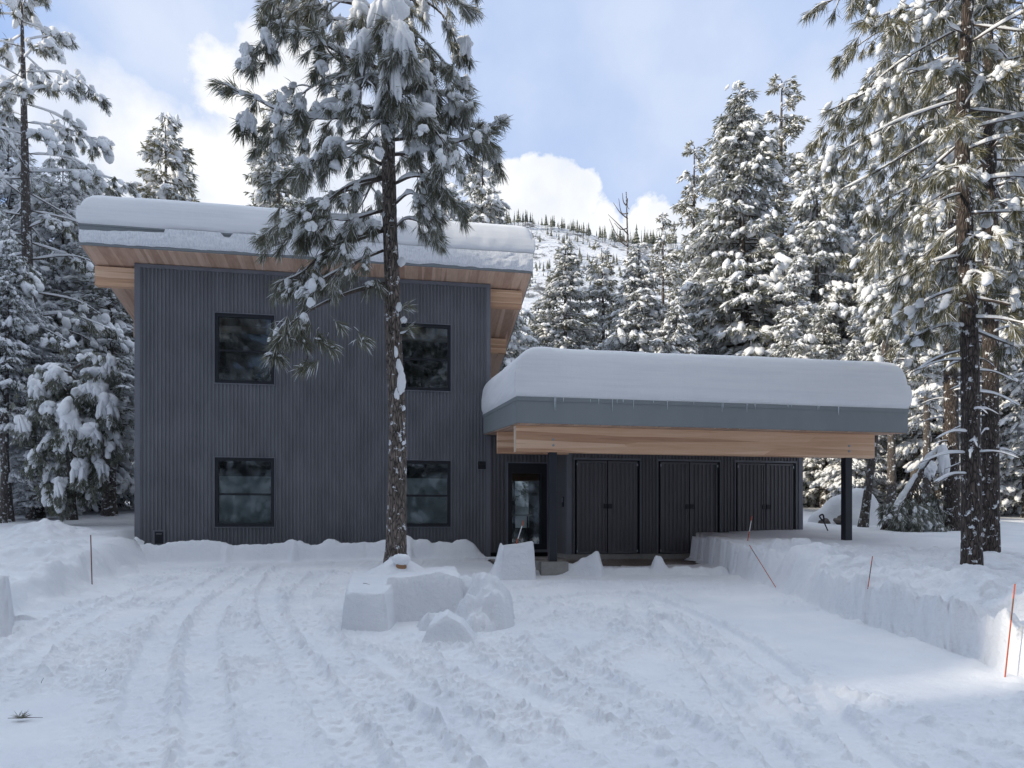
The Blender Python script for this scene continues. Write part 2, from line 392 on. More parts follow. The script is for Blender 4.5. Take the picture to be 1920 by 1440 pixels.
    # thin high haze lightens the blue
    hz = nt.nodes.new('ShaderNodeMix'); hz.data_type = 'RGBA'; hz.inputs[0].default_value = 0.75; hz.inputs[7].default_value = (4.1, 5.9, 9.8, 1)
    L(sky.outputs[0], hz.inputs[6])
    mix = nt.nodes.new('ShaderNodeMix'); mix.data_type = 'RGBA'; L(mx.outputs[0], mix.inputs[0]); L(hz.outputs[2], mix.inputs[6]); L(cr.outputs[0], mix.inputs[7])
    # sky behind the camera dimmed on purpose, so camera-facing sides come out darker
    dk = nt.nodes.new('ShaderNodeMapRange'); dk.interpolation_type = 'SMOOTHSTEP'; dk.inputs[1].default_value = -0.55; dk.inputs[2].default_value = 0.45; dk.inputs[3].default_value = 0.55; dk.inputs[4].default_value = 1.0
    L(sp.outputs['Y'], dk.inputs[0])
    zen = nt.nodes.new('ShaderNodeMapRange'); zen.interpolation_type = 'SMOOTHSTEP'; zen.inputs[1].default_value = 0.62; zen.inputs[2].default_value = 0.88; zen.inputs[3].default_value = 0.0; zen.inputs[4].default_value = 1.0  # sky above the frame brightened to add light from overhead
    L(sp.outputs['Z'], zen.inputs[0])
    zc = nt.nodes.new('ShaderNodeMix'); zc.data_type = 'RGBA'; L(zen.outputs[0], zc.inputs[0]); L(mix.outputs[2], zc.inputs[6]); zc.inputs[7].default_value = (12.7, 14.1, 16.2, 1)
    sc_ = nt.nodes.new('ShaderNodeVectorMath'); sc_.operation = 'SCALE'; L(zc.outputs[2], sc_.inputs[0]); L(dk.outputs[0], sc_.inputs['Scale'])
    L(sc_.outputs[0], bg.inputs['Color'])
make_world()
scene.view_settings.view_transform = 'Standard'; scene.view_settings.look = 'None'; scene.view_settings.exposure = 0
scene.render.engine = 'CYCLES'
scene.cycles.max_bounces = 5; scene.cycles.diffuse_bounces = 4; scene.cycles.glossy_bounces = 3; scene.cycles.transmission_bounces = 3; scene.cycles.transparent_max_bounces = 8
scene.cycles.use_denoising = True

# ------------------------------------------------------------------ ground
def nat_z(X, Y):
    z = -0.3 + 0.07*np.clip(Y-13, 0, 21) + 0.09*np.clip(Y-13, -33, 0)
    z = z + 0.02*np.clip(Y-34, 0, 60)
    return z + 0.10*fbm(X*0.22, Y*0.22, 3, 5) + 0.02*fbm(X*1.3, Y*1.3, 3, 8)
def xL(Y): return np.interp(Y, [-30, 6.2, 7.0, 7.3, 7.7, 8.4, 8.85, 10.4, 13, 14.2], [-14, -9, -6.2, -5.3, -5.62, -5.85, -5.95, -6.35, -7.0, -7.25])
def xR(Y): return np.interp(Y, [2, 4.6, 5.0, 5.45, 6.5, 8, 10, 13], [3.5, 3.72, 3.85, 4.10, 4.12, 3.88, 3.84, 3.80]) + 0.03*np.sin(Y*2.3+1)
A0 = np.array([-7.92, 14.55]); U2 = np.array([0.9853, 0.1706]); D2 = np.array([-0.1706, 0.9853])
def to_house(X, Y):
    dx, dy = X-A0[0], Y-A0[1]
    return dx*U2[0]+dy*U2[1], dx*D2[0]+dy*D2[1]

TRACKS = [  # pixel centre line, half width m, kind
    ([(255, 1500), (262, 1400), (275, 1290), (300, 1210), (345, 1140), (420, 1080), (440, 1066)], .17, 1),
    ([(400, 1500), (392, 1400), (385, 1290), (378, 1220), (395, 1150), (470, 1085), (500, 1062)], .17, 1),
    ([(860, 1500), (790, 1400), (720, 1320), (640, 1240), (590, 1190), (565, 1120), (600, 1075)], .18, 1),
    ([(720, 1500), (660, 1400), (610, 1320), (560, 1240), (520, 1180), (500, 1120), (520, 1070)], .14, 1),
    ([(1300, 1500), (1180, 1420), (1060, 1345), (960, 1295), (890, 1255), (850, 1225)], .16, 2),
    ([(1750, 1500), (1650, 1430), (1560, 1345), (1480, 1270), (1390, 1205), (1290, 1150), (1200, 1115)], .13, 3),
    ([(1480, 1450), (1400, 1350), (1340, 1280), (1290, 1210), (1240, 1160)], .10, 3),
    ([(1000, 1160), (1080, 1120), (1160, 1115), (1195, 1150), (1170, 1200), (1110, 1235), (1020, 1260)], .15, 1),
    ([(960, 1110), (1060, 1095), (1180, 1095), (1280, 1130)], .13, 1),
    ([(0, 1300), (60, 1230), (140, 1170), (230, 1125), (330, 1090)], .17, 1),
    ([(-60, 1290), (0, 1235), (90, 1175), (180, 1130)], .12, 2),
    ([(1010, 1500), (930, 1420), (850, 1350), (760, 1290), (690, 1230)], .13, 2),
    ([(1700, 1500), (1500, 1385), (1380, 1295), (1290, 1225), (1200, 1175), (1090, 1140), (990, 1125)], .15, 1),
    ([(1480, 1500), (1370, 1425), (1240, 1345), (1140, 1290), (1060, 1245), (1010, 1200)], .15, 1),
    ([(1900, 1430), (1750, 1380), (1600, 1320), (1480, 1290)], .16, 2),
]
def ground_z(X, Y):
    dz = drive_z(Y)
    n = nat_z(X, Y)
    d = np.minimum(X-xL(Y), xR(Y)+0.28-X)            # >0 inside the plowed yard
    u, v = to_house(X, Y)
    back = np.where(X < 0.0, -1.0 - v, 14.75 - Y + 0*X)   # plowed up to a metre from the wall
    d = np.minimum(d, back)
    m = sst(-0.35, 0.0, d)
    near = sst(7.5, 5.5, Y)*sst(-4.5, -6, X)
    z = dz*m + n*(1-m)
    return z, m
def build_ground():
    def graded(a, b, step, lo, hi, g=1.22):
        core = np.arange(a, b+1e-6, step)
        left = [a]; s = step
        while left[-1] > lo: s = min(s*g, 25); left.append(left[-1]-s)
        right = [core[-1]]; s = step
        while right[-1] < hi: s = min(s*g, 25); right.append(right[-1]+s)
        return np.concatenate([np.array(left[1:][::-1]), core, np.array(right[1:])])
    xs = graded(-6.4, 4.4, 0.0145, -420, 420); ys = graded(3.5, 12.8, 0.0155, -120, 420)
    X, Y = np.meshgrid(xs, ys)
    Z, m = ground_z(X, Y)
    core = (X > -9) & (X < 6) & (Y > 2.8) & (Y < 15)
    x = X[core]; y = Y[core]; mm = m[core]
    h = 0.016*fbm(x*1.1, y*1.1, 3, 11) + 0.004*fbm(x*5, y*5, 3, 12)
    loose = np.zeros_like(x); flat = np.zeros_like(x)
    for pts, w, kind in TRACKS:
        P = spline([gp(*p) for p in pts], 140)
        seg = np.concatenate([[0], np.cumsum(np.linalg.norm(np.diff(P, axis=0), axis=1))])
        bb = (x > P[:, 0].min()-0.6) & (x < P[:, 0].max()+0.6) & (y > P[:, 1].min()-0.6) & (y < P[:, 1].max()+0.6)
        ix = np.where(bb)[0]
        if len(ix) == 0: continue
        dd = np.full(len(ix), 9.0); ss = np.zeros(len(ix)); sg = np.zeros(len(ix))
        T = nrm(np.gradient(P, axis=0))
        for c in range(0, len(ix), 40000):
            sl_ = ix[c:c+40000]
            D = np.hypot(x[sl_, None]-P[None, :, 0], y[sl_, None]-P[None, :, 1]); k = D.argmin(1)
            dd[c:c+40000] = D[np.arange(len(k)), k]; ss[c:c+40000] = seg[k]
            sg[c:c+40000] = T[k, 0]*(y[sl_]-P[k, 1]) - T[k, 1]*(x[sl_]-P[k, 0])
        wob = w*(1+0.25*fbm(ss*1.5, ss*0+w*50, 2, 4))
        ins = sst(wob*1.08, wob*0.85, dd)
        nz = vnoise(x[ix]*14, y[ix]*14, 31); nz2 = vnoise(x[ix]*6, y[ix]*6, 32); breakup = sst(0.25, 0.6, vnoise(ss*0.8, ss*0, 40+int(w*100)))
        edge = np.exp(-((dd-wob*1.12)/(0.055))**2)
        if kind == 1:
            tq = ((ss + np.abs(sg)*0.45)/0.105 + 0.45*fbm(x[ix]*4, y[ix]*4, 3, 9)) % 1.0; tread = 2*np.where(tq < .72, tq/.72, (1-tq)/.28)-1; nz3 = vnoise(x[ix]*27, y[ix]*27, 33)
            dh = ins*(-0.022 + 0.012*tread*(.35+.65*breakup) + 0.012*(nz-.5) + 0.010*(nz3-.5)) + edge*(0.003+0.011*sst(.35, .75, nz2)+0.016*sst(.45, .7, nz)+0.013*sst(.5, .75, nz3))
        elif kind == 2:
            dh = ins*(-0.012+0.03*(nz-.5)) + edge*(0.003+0.013*sst(.3, .7, nz2)+0.016*sst(.45, .7, nz)+0.016*sst(.5, .75, vnoise(x[ix]*27, y[ix]*27, 33)))
        else:
            dh = ins*(-0.045) + edge*(0.008+0.016*sst(.4, .8, nz2)+0.014*sst(.5, .8, nz))
        h[ix] += dh; loose[ix] = np.maximum(loose[ix], np.exp(-((dd-wob)/0.28)**2)); flat[ix] = np.maximum(flat[ix], ins)
    c1 = vnoise(x*11, y*11, 51); c2 = vnoise(x*23, y*23, 52); patch = sst(0.52, 0.72, vnoise(x*0.9, y*0.9, 53))
    clod = 0.013*sst(0.68, 0.80, c1) + 0.013*sst(0.64, 0.76, c2) + 0.008*sst(0.58, 0.75, vnoise(x*41, y*41, 54))
    h += clod*(0.05 + 1.1*loose*(1-.5*flat) + 1.0*patch*(1-.7*flat))
    # spoil beside the banks
    toe = np.minimum(np.abs(x-xL(y)), np.abs(xR(y)-x)); h += 0.05*np.exp(-(toe/0.3)**2)*vnoise(x*7, y*7, 60)
    Z[core] += h*np.clip(mm, 0.25, 1)
    # keep the ground under the house, the gravel and the tree pits low
    u, v = to_house(X, Y)
    Z = np.where((u > -0.1) & (u < 14.5) & (v > -0.95) & (v < 9.5), np.minimum(Z, -0.80), Z)
    Z = np.where((u > 7.3) & (u < 11.9) & (v > -2.9) & (v < 0.5), np.minimum(Z, -0.80), Z)
    n, k = X.shape
    i = np.arange((n-1)*k).reshape(n-1, k)[:, :-1].ravel()
    f = np.stack([i, i+1, i+k+1, i+k], -1)
    mb = MB(); mb.add(np.stack([X, Y, Z], -1), f); o = mb.build('snow_ground', M['snow']); tag(o, kind='structure')
    return o
build_ground()

def patch(name, x0, x1, y0, y1, step, fn, label, cat='snow bank', group=None, mat='bank', sink=0.10):
    """a bank, block or pile of snow as a height field over its own footprint, walled down into the ground"""
    xs = np.arange(x0, x1+1e-6, step); ys = np.arange(y0, y1+1e-6, step); X, Y = np.meshgrid(xs, ys)
    Z = fn(X, Y)                                       # absolute; nan / low = outside
    g, _ = ground_z(X, Y)
    ins = Z > g - 0.02
    Z = np.maximum(Z, g-sink)
    n, k = X.shape
    i = np.arange((n-1)*k).reshape(n-1, k)[:, :-1].ravel()
    f = np.stack([i, i+1, i+k+1, i+k], -1)
    keep = ins.ravel()[f].any(1); f = f[keep]
    used = np.unique(f); remap = np.full(n*k, -1); remap[used] = np.arange(len(used))
    V = np.stack([X, Y, Z], -1).reshape(-1, 3)[used]
    # break up the straight grid columns of steep faces
    jit = 0.35*step*np.stack([vnoise(V[:, 0]*40, V[:, 1]*40+V[:, 2]*30, 71)-.5, vnoise(V[:, 0]*40+V[:, 2]*30, V[:, 1]*40, 72)-.5], -1)
    V[:, :2] += jit
    ctr = V.mean(0); ctr[2] = V[:, 2].min()
    mb = MB(); mb.add(V-ctr, remap[f]); o = mb.build(name, M[mat], loc=ctr)
    return tag(o, label, cat, group)

# long cut bank on the right of the yard
def right_bank(X, Y):
    face = xR(Y) + 0.07*fbm(Y*2.2, Y*0, 3, 21) + 0.035*fbm(Y*9, Y*0, 3, 22)
    top = np.interp(Y, [3, 5.5, 7, 9, 10.5, 11.8, 12.6, 14, 15], [-1.05, -0.90, -0.70, -0.60, -0.55, -0.40, -0.27, -0.24, -0.24])
    lump = 0.17*np.maximum(fbm(X*1.1, Y*1.1, 4, 23), -0.4) + 0.09*fbm(X*3.6, Y*3.6, 4, 24) + 0.07*sst(.45, .75, vnoise(X*6, Y*6, 30)) + 0.03*sst(.5, .8, vnoise(X*14, Y*14, 130))
    calm = sst(11.2, 12.4, Y)
    far = sst(4.6, 7.2, X); base = nat_z(X, Y)
    top = top - 0.10*sst(4.6, 5.4, X)*(1-calm)
    z = top + lump*(1-0.85*calm) + 0.10*sst(face+0.2, face+0.7, X)*(1-calm)*(0.4+vnoise(X*0.9, Y*0.9, 29)) + 0.03*calm*fbm(X*2, Y*2, 3, 26)
    z = z*(1-far) + (base+lump*0.6*(1-calm)-0.01)*far
    d = X-face
    g = drive_z(Y)
    slope = sst(12.6, 9.5, Y)*sst(8.6, 9.6, Y)                        # crumbled stretch
    wdt = 0.05 + 0.40*slope + 0.02*vnoise(Y*6, Y*0, 25)
    k = sst(0, 1, d/wdt)
    toe = g + 0.07*np.exp(-np.maximum(-d, 0)/0.10)*(0.2+vnoise(X*6, Y*6, 27)) - 0.045
    crest = 0.09*fbm(Y*5, X*3, 4, 28)*np.exp(-(d/0.22)**2)*(1-.7*calm)
    z = toe*(1-k) + (z+crest)*k
    # end face by the storage doors and back by the wall
    z = np.where((Y > 14.72), -9, z)
    return np.where(d < -0.45, -9, z)
patch('snow_bank', 3.3, 7.6, 3.0, 14.8, 0.025, right_bank, 'long plowed snow bank with a straight cut face along the right side of the driveway')
def left_bank(X, Y):
    face = xL(Y) + 0.05*fbm(Y*2.0, Y*0, 3, 33)
    top = np.interp(Y, [7.6, 8.2, 9, 10.5, 12, 13.5, 14.3], [-0.76, -0.73, -0.66, -0.58, -0.46, -0.33, -0.3])
    lump = 0.15*np.maximum(fbm(X*1.2, Y*1.2, 4, 34), -0.35) + 0.08*fbm(X*4, Y*4, 4, 35) + 0.04*sst(.45, .75, vnoise(X*8, Y*8, 131))
    hill = 0.34*np.exp(-(((X+9.3)/0.9)**2+((Y-13.6)/0.8)**2)) + 0.15*np.exp(-(((X+7.6)/0.8)**2+((Y-11)/1.0)**2))
    far = sst(-7.6, -9.2, X)*sst(0.3, 0.0, hill)
    z = (top+lump)*(1-far) + (nat_z(X, Y)+0.4*lump-0.01)*far + hill
    d = face-X+0.06*fbm(X*5, Y*5, 3, 39); k = sst(0, 0.20+0.25*vnoise(Y*1.3, Y*0, 45), d)
    toe = drive_z(Y) + 0.14*np.exp(-np.maximum(-d, 0)/0.3)*(0.3+vnoise(X*4, Y*4, 36)) - 0.05
    z = toe*(1-k)+z*k
    return np.where((d < -0.9) | (Y < 7.95) | (Y > 14.28), -9, z)
patch('snow_bank', -10.6, -4.9, 7.9, 14.3, 0.035, left_bank, 'crumbly snow bank along the left edge of the driveway, running back to the house corner')
def left_block(X, Y):
    e = 0.03*fbm(X*2, Y*2, 3, 37)
    d = np.minimum(np.minimum(-5.17-(Y-7.18)*.68+e-X, Y-7.18-e), 8.05-Y); k = sst(0, 0.09, d)
    z = -0.50 + 0.05*fbm(X*1.5, Y*1.5, 3, 38) - 0.06*sst(0.35, 0, -5.2-(Y-7.18)*.68-X)
    return np.where(d < -0.05, -9, (drive_z(Y)-0.05)*(1-k)+z*k)
patch('snow_block', -6.8, -5.05, 7.05, 8.2, 0.025, left_block, 'smooth clean-cut snow block at the left edge of the photo', 'snow block')
# ridge in front of the house wall
def house_ridge(X, Y):
    u, v = to_house(X, Y)
    crest = -0.37 + 0.11*fbm(u*1.0, u*0, 3, 41) + 0.07*fbm(u*4, u*0, 3, 42) + 0.03*fbm(u*13, v*4, 2, 46)
    for uc, w_, a in ((1.55, .35, .09), (3.3, .14, .08), (4.05, .14, .10), (5.65, .12, .13), (5.6, .3, .03), (6.5, .5, .02)):
        crest = crest + a*np.exp(-((u-uc)/w_)**2)
    crest = crest*1 - 0.40*sst(6.9, 7.55, u)
    step_ = 0.10*(vnoise(np.floor((u+0.3*0)/0.95)*3.7, u*0, 43)-.5)
    fr = -1.05 + step_*0.6 + 0.03*fbm(u*3, u*0, 2, 44)
    d = v-fr                                            # inside the ridge
    k = sst(0, 0.16, d)
    inner = crest - 0.10*sst(0.25, 0.8, d)
    toe = drive_z(Y) + 0.06*np.exp(-np.maximum(-d, 0)/0.15) - 0.04
    # fins of snow left between plow passes
    for uc in (2.05, 3.35, 5.68):
        toe = toe + 0.25*np.exp(-((u-uc)/0.07)**2)*np.exp(-np.maximum(-d, 0)/0.10)
    z = toe*(1-k)+inner*k
    return np.where((v > -0.04) | (d < -0.5) | (u < -0.55) | (u > 7.72), -9, z)
patch('snow_ridge', -8.8, 0.2, 12.9, 16.2, 0.025, house_ridge, 'low jagged ridge of plowed snow along the foot of the two storey wall', 'snow ridge')
# mound left round the tree
def tree_mound(X, Y):
    e = 0.025*fbm(X*3, Y*3, 3, 61)
    lx = -1.85 - 0.19*(Y-7.45)
    dA = np.minimum(np.minimum(X-lx-e, -1.31+e-X), np.minimum(Y-7.45-e, 10.2-Y))
    dB = np.minimum(np.minimum(X+1.5, -0.52-0.12*(Y-7.9)-e-X), np.minimum(Y-7.95-e*1.6-0.10*np.cos((X+0.95)*3.0), 10.2-Y))
    zA = -0.725 + 0.10*sst(7.45, 9.0, Y) + 0.035*fbm(X*2.5, Y*2.5, 3, 62)
    zB = -0.60 + 0.05*sst(-1.3, -0.8, X) - 0.10*sst(-0.9, -0.4, X) + 0.03*fbm(X*2, Y*2, 3, 63)
    r = np.hypot(X+1.52, (Y-9.3)*0.9); cone = -0.37 - 0.62*r + 0.03*fbm(X*4, Y*4, 2, 64)
    g = drive_z(Y)-0.05
    kA = sst(0, 0.06, dA); kB = sst(0, 0.06, dB)
    z = np.maximum(g*(1-kA)+zA*kA, g*(1-kB)+zB*kB)
    z = np.where(np.maximum(dA, dB) > 0.02, np.maximum(z, np.minimum(cone, z+0.4)), z)
    edge = 10.1 - Y
    z = np.where(edge < 0.5, g + (z-g)*sst(0, 0.5, edge), z)
    return np.where(np.maximum(dA, dB) < -0.03, -9, z)
patch('snow_mound', -2.7, -0.2, 7.2, 10.3, 0.02, tree_mound, 'square-cut mound of snow left standing round the foot of the middle pine', 'snow mound')
def pile(X, Y):
    g = drive_z(Y)
    z = np.full_like(X, -9.0)
    for cx, cy, r, h in ((-.52, 8.25, .26, .50), (-.30, 8.0, .30, .52), (-.22, 7.75, .26, .44), (-.42, 7.75, .26, .34), (-.16, 8.15, .2, .36), (-.36, 7.5, .2, .2), (-.85, 7.65, .2, .17), (-.75, 7.75, .18, .12)):
        q = np.hypot(X-cx, (Y-cy))/r*(1+0.30*fbm(X*5, Y*5, 3, 65)); z = np.maximum(z, g + h*np.maximum(1-q**3.0, -1))
    return z + 0.07*fbm(X*6, Y*6, 3, 66) + 0.06*(sst(.40, .66, vnoise(X*12, Y*12, 75))-.6) + 0.02*sst(.4, .7, vnoise(X*25, Y*25, 76))
patch('snow_pile', -1.15, 0.25, 7.15, 8.7, 0.02, pile, 'heap of crumbled snow lumps against the right side of the mound round the middle pine', 'snow pile')
def chunk(X, Y):
    g = drive_z(Y); e = 0.03*fbm(X*6, Y*6, 3, 67)
    q = np.maximum(np.abs((X+0.615)/0.27), np.abs((Y-7.03)/0.17))+e*2
    h = 0.30 - 0.16*np.abs(X+0.66)/0.25 - 0.10*np.maximum(X+0.5, 0)/0.2
    return np.where(q > 1.25, -9, g-0.04 + (h+e)*sst(1.15, 0.75, q)+0.03)
patch('snow_chunk', -1.1, -0.15, 6.7, 7.4, 0.018, chunk, 'single upright chunk of snow standing in front of the crumbled heap', 'snow chunk')
def door_block(X, Y):
    e = 0.02*fbm(X*4, Y*4, 3, 68)
    d = np.minimum(np.minimum(X+0.20-e-0.0*(Y-11.4), 0.40+e*0.5-X), np.minimum(Y-11.38-e, 12.2-Y)); k = sst(0, 0.05, d)
    z = -0.315 + 0.05*np.clip((X-0.1)/0.3, -1, 1) + 0.02*fbm(X*4, Y*4, 2, 69)
    g = drive_z(Y)-0.04
    skirt = g + 0.55*np.exp(-np.maximum(-(X+0.20), 0)/0.11)*sst(11.35, 11.55, Y)*sst(12.3, 12.0, Y)*(X < -0.16)*(1+0.4*fbm(X*6, Y*6, 2, 70))
    return np.maximum(np.where(d < -0.03, -9, g*(1-k)+z*k), np.where(X < -0.9, -9, skirt))
patch('snow_block', -0.75, 0.6, 11.2, 12.4, 0.018, door_block, 'upright square-cut snow block in front of the glass entry door', 'snow block')
def peaks(X, Y):
    g = drive_z(Y)
    base = np.interp(X, [0.35, 0.6, 1.2, 1.75, 2.0, 3.0, 3.7, 4.0], [0.04, 0.09, 0.22, 0.10, 0.10, 0.12, 0.12, 0.03])
    xw = X+0.05*fbm(Y*6, X*5, 3, 74); p = base + 0.24*sst(-.32, .02, xw-1.47)*sst(.13, .03, xw-1.47) + 0.22*sst(-.13, .0, xw-2.54)*sst(.22, .0, xw-2.54) + 0.05*fbm(X*7, Y*4, 3, 73)
    yc = 12.15 + 0.05*np.sin(X*3)
    w_ = 0.16 + 0.1*np.exp(-((X-1.5)/.2)**2)
    return np.where((X < 0.36) | (X > 3.75), -9, g - 0.05 + (p+0.05)*np.exp(-((Y-yc)/w_)**2))
patch('snow_ridge', 0.3, 3.85, 11.6, 12.75, 0.018, peaks, 'thin line of snow with two sharp peaks at the edge of the carport gravel', 'snow ridge')

# gravel under the carport
def carport_frame(u, v):
    p = A0 + u*U2 + v*D2; return p
mb = MB(); n = 40
uu = np.linspace(7.35, 11.9, n); vv = np.linspace(-2.75, 0.4, n); UU, VV = np.meshgrid(uu, vv)
XX = A0[0]+UU*U2[0]+VV*D2[0]; YY = A0[1]+UU*U2[1]+VV*D2[1]
ZZ = -0.715 - 0.055*np.clip(-VV-1.2, 0, 2) + 0.008*fbm(XX*5, YY*5, 2, 3)
i = np.arange((n-1)*n).reshape(n-1, n)[:, :-1].ravel()
mb.add(np.stack([XX, YY, ZZ], -1), np.stack([i, i+1, i+n+1, i+n], -1)); tag(mb.build('gravel_pad', M['gravel']), kind='structure')

# ------------------------------------------------------------------ the house
RZ = math.atan2(U2[1], U2[0]); ZB = -0.65
house = empty('modern_house', (A0[0], A0[1], ZB), RZ, 'dark corrugated modern house with snowy shed roof, timber eaves and an attached flat carport', 'house')
class HB(MB):      # house frame: u along the front, v to the back, z from eye level
    def b(s, u0, u1, v0, v1, z0, z1, mi=0): s.box(u0, u1, v0, v1, z0-ZB, z1-ZB, mi); return s
    def part(s, name, mat, parent=house, label=None):
        o = s.build(name, mat, parent)
        if label: o['label'] = label
        return o
def corr(mb, u0, u1, z0, z1, v, pitch=0.076, depth=0.022, holes=(), mi=0):
    n = int(math.ceil((u1-u0)/pitch)); pts = []
    for k in range(n+1):
        b = u0+k*pitch
        pts += [(b, 0), (b+.36*pitch, 0), (b+.5*pitch, depth), (b+.86*pitch, depth)]
    pts = [(min(p, u1), q) for p, q in pts if p < u1+pitch*0.2]
    cuts = sorted({h[k] for h in holes for k in (0, 1)})
    def dep(p):
        return np.interp(p, [q[0] for q in pts], [q[1] for q in pts])
    us = sorted(set([q[0] for q in pts] + [c for c in cuts if u0 < c < u1]))
    us_d = dep(us)
    V = []; Fq = []
    for k in range(len(us)-1):
        a, b = us[k], us[k+1]
        if b-a < 1e-5: continue
        mid = 0.5*(a+b); iv = [(z0, z1)]
        for (h0, h1, g0, g1) in holes:
            if h0 < mid < h1:
                nv = []
                for (p, q) in iv:
                    if g0 > p: nv.append((p, min(q, g0)))
                    if g1 < q: nv.append((max(p, g1), q))
                iv = [x for x in nv if x[1] > x[0]]
        for (p, q) in iv:
            i = len(V)
            V += [(a, v+us_d[k], p-ZB), (b, v+us_d[k+1], p-ZB), (b, v+us_d[k+1], q-ZB), (a, v+us_d[k], q-ZB)]
            Fq.append((i, i+1, i+2, i+3))
    mb.add(V, Fq, mi, False)

WIN = []   # u0,u1,z0,z1
def u_at(x, v=0.0):
    # u of pixel column x on the plane at depth offset v
    k = (x-CX)/F
    ax, ay = A0[0]+v*D2[0], A0[1]+v*D2[1]
    return (k*ay-ax)/(U2[0]-k*U2[1])
for x0, x1, z0, z1 in [(401, 516.5, 3.03, 4.565), (737, 846.5, 3.01, 4.545), (401, 516.5, -0.05, 1.475), (737, 846.5, -0.05, 1.475)]:
    WIN.append((u_at(x0), u_at(x1), z0, z1))
DOOR = (u_at(950), u_at(1028), -0.62, 1.46)
FW = 7.54
# walls
w = HB(); corr(w, 0.11, FW-0.10, -0.9, 5.50, 0, holes=WIN)
w.b(0.0, 0.11, -0.012, 0.12, -0.9, 5.50, 1); w.b(FW-0.10, FW, -0.012, 0.12, -0.9, 5.50, 1)
w.b(0.11, FW-0.10, -0.008, 0.05, 5.42, 5.50, 1)
for (a, b, c, d) in WIN: pass
w.part('front_wall', [M['siding'], M['trim']])
w = HB()
w.V.append(np.array([(0.0, 0.12, -0.9-ZB), (0.0, 9, -0.9-ZB), (0.0, 9, 5.50-.235*9-ZB), (0.0, 0.12, 5.50-.235*.12-ZB),
                     (FW, 0.12, -0.9-ZB), (FW, 9, -0.9-ZB), (FW, 9, 5.50-.235*9-ZB), (FW, 0.12, 5.50-.235*.12-ZB)]))
w.Fc.append((np.array([(0, 3, 2, 1), (4, 5, 6, 7), (1, 2, 6, 5)]), 0, False)); w.n = 8
w.part('side_wall', M['siding'])
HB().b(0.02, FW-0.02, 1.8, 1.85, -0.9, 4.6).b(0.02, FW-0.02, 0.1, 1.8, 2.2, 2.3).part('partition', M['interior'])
def window(u0, u1, z0, z1, blind, dim):
    f = HB(); t = 0.035
    # outer trim
    f.b(u0-.0, u1, -0.02, 0.06, z1-t*0.5, z1, 1); f.b(u0, u1, -0.02, 0.06, z0, z0+t*0.5, 1)
    f.b(u0, u0+t*0.5, -0.02, 0.06, z0+t*.5, z1-t*.5, 1); f.b(u1-t*0.5, u1, -0.02, 0.06, z0+t*.5, z1-t*.5, 1)
    a, b, c, d = u0+t*.5, u1-t*.5, z0+t*.5, z1-t*.5; q = 0.075
    f.b(a, b, 0.0, 0.07, d-q, d); f.b(a, b, 0.0, 0.07, c, c+q); f.b(a, a+q, 0.0, 0.07, c+q, d-q); f.b(b-q, b, 0.0, 0.07, c+q, d-q)
    mid = c+(d-c)*0.47
    f.b(a+q, b-q, 0.012, 0.07, mid-.022, mid+.022)
    o = f.part('window', [M['black'], M['trim']])
    HB().b(a+q, b-q, 0.03, 0.036, mid+.022, d-q).part('pane', M['glass'], o)
    HB().b(a+q, b-q, 0.024, 0.030, c+q, mid-.022).part('pane', M['glass'], o)
    if blind:
        HB().b(a+q-.02, b-q+.02, 0.13, 0.135, c, c+(d-c)*0.735).part('blind', M['blind'], o)
for k, (a, b, c, d) in enumerate(WIN): window(a, b, c, d, k >= 2, k < 2)
# low vent and wall light
va, vb = u_at(288), u_at(310)
f = HB().b(va, vb, -0.03, 0.03, -0.42, -0.10, 1); f.b(va+.03, vb-.03, -0.036, -0.03, -0.39, -0.13, 0); f.b(va+.06, vb-.06, -0.05, -0.036, -0.19, -0.17, 1); f.part('wall_vent', [M['black'], M['trim']])
la, lb = u_at(895), u_at(912)
f = HB().b(la, lb, -0.035, 0.02, 1.27, 1.28, 0).b(la, lb, -0.035, 0.02, 1.46, 1.47, 0).b(la, la+.012, -0.035, 0.02, 1.28, 1.46, 0).b(lb-.012, lb, -0.035, 0.02, 1.28, 1.46, 0)
f.b(la+.012, lb-.012, -.004, .0, 1.28, 1.46, 1); f.b(la+.05, lb-.02, -.03, -.004, 1.38, 1.455, 1)
f.part('wall_light', [M['trim'], M['black']])
# main roof
def shear(mb, u0, u1, v0, v1, zf, t0, t1, slope, mi=0):
    P = []
    for t in (t0, t1):
        for (u, v) in ((u0, v0), (u1, v0), (u1, v1), (u0, v1)): P.append((u, v, zf+slope*v+t-ZB))
    mb.add(P, [(0,3,2,1),(4,5,6,7),(0,1,5,4),(1,2,6,5),(2,3,7,6),(3,0,4,7)], mi, False)
RS = -0.235; RF = 5.52; RU0, RU1, RV0, RV1 = -0.87, 8.43, -0.48, 9.6
r = HB(); shear(r, RU0, RU1, RV0, RV1, RF, 0.02, 0.40, RS); shear(r, RU0-.015, RU1+.015, RV0-.015, RV1, RF, 0.40, 0.43, RS)
roof = r.part('roof', M['fascia'])
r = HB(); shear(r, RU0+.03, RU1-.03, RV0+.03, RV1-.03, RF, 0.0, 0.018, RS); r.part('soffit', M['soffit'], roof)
for v, h in ((0.13, .40), (2.35, .38), (4.9, .38), (7.5, .38)):
    zt = RF+RS*v-0.03; r = HB().b(RU0+.05, RU1-.14, v, v+.15, zt-h-.02, zt-.02); r.part('beam', M['glulam'])
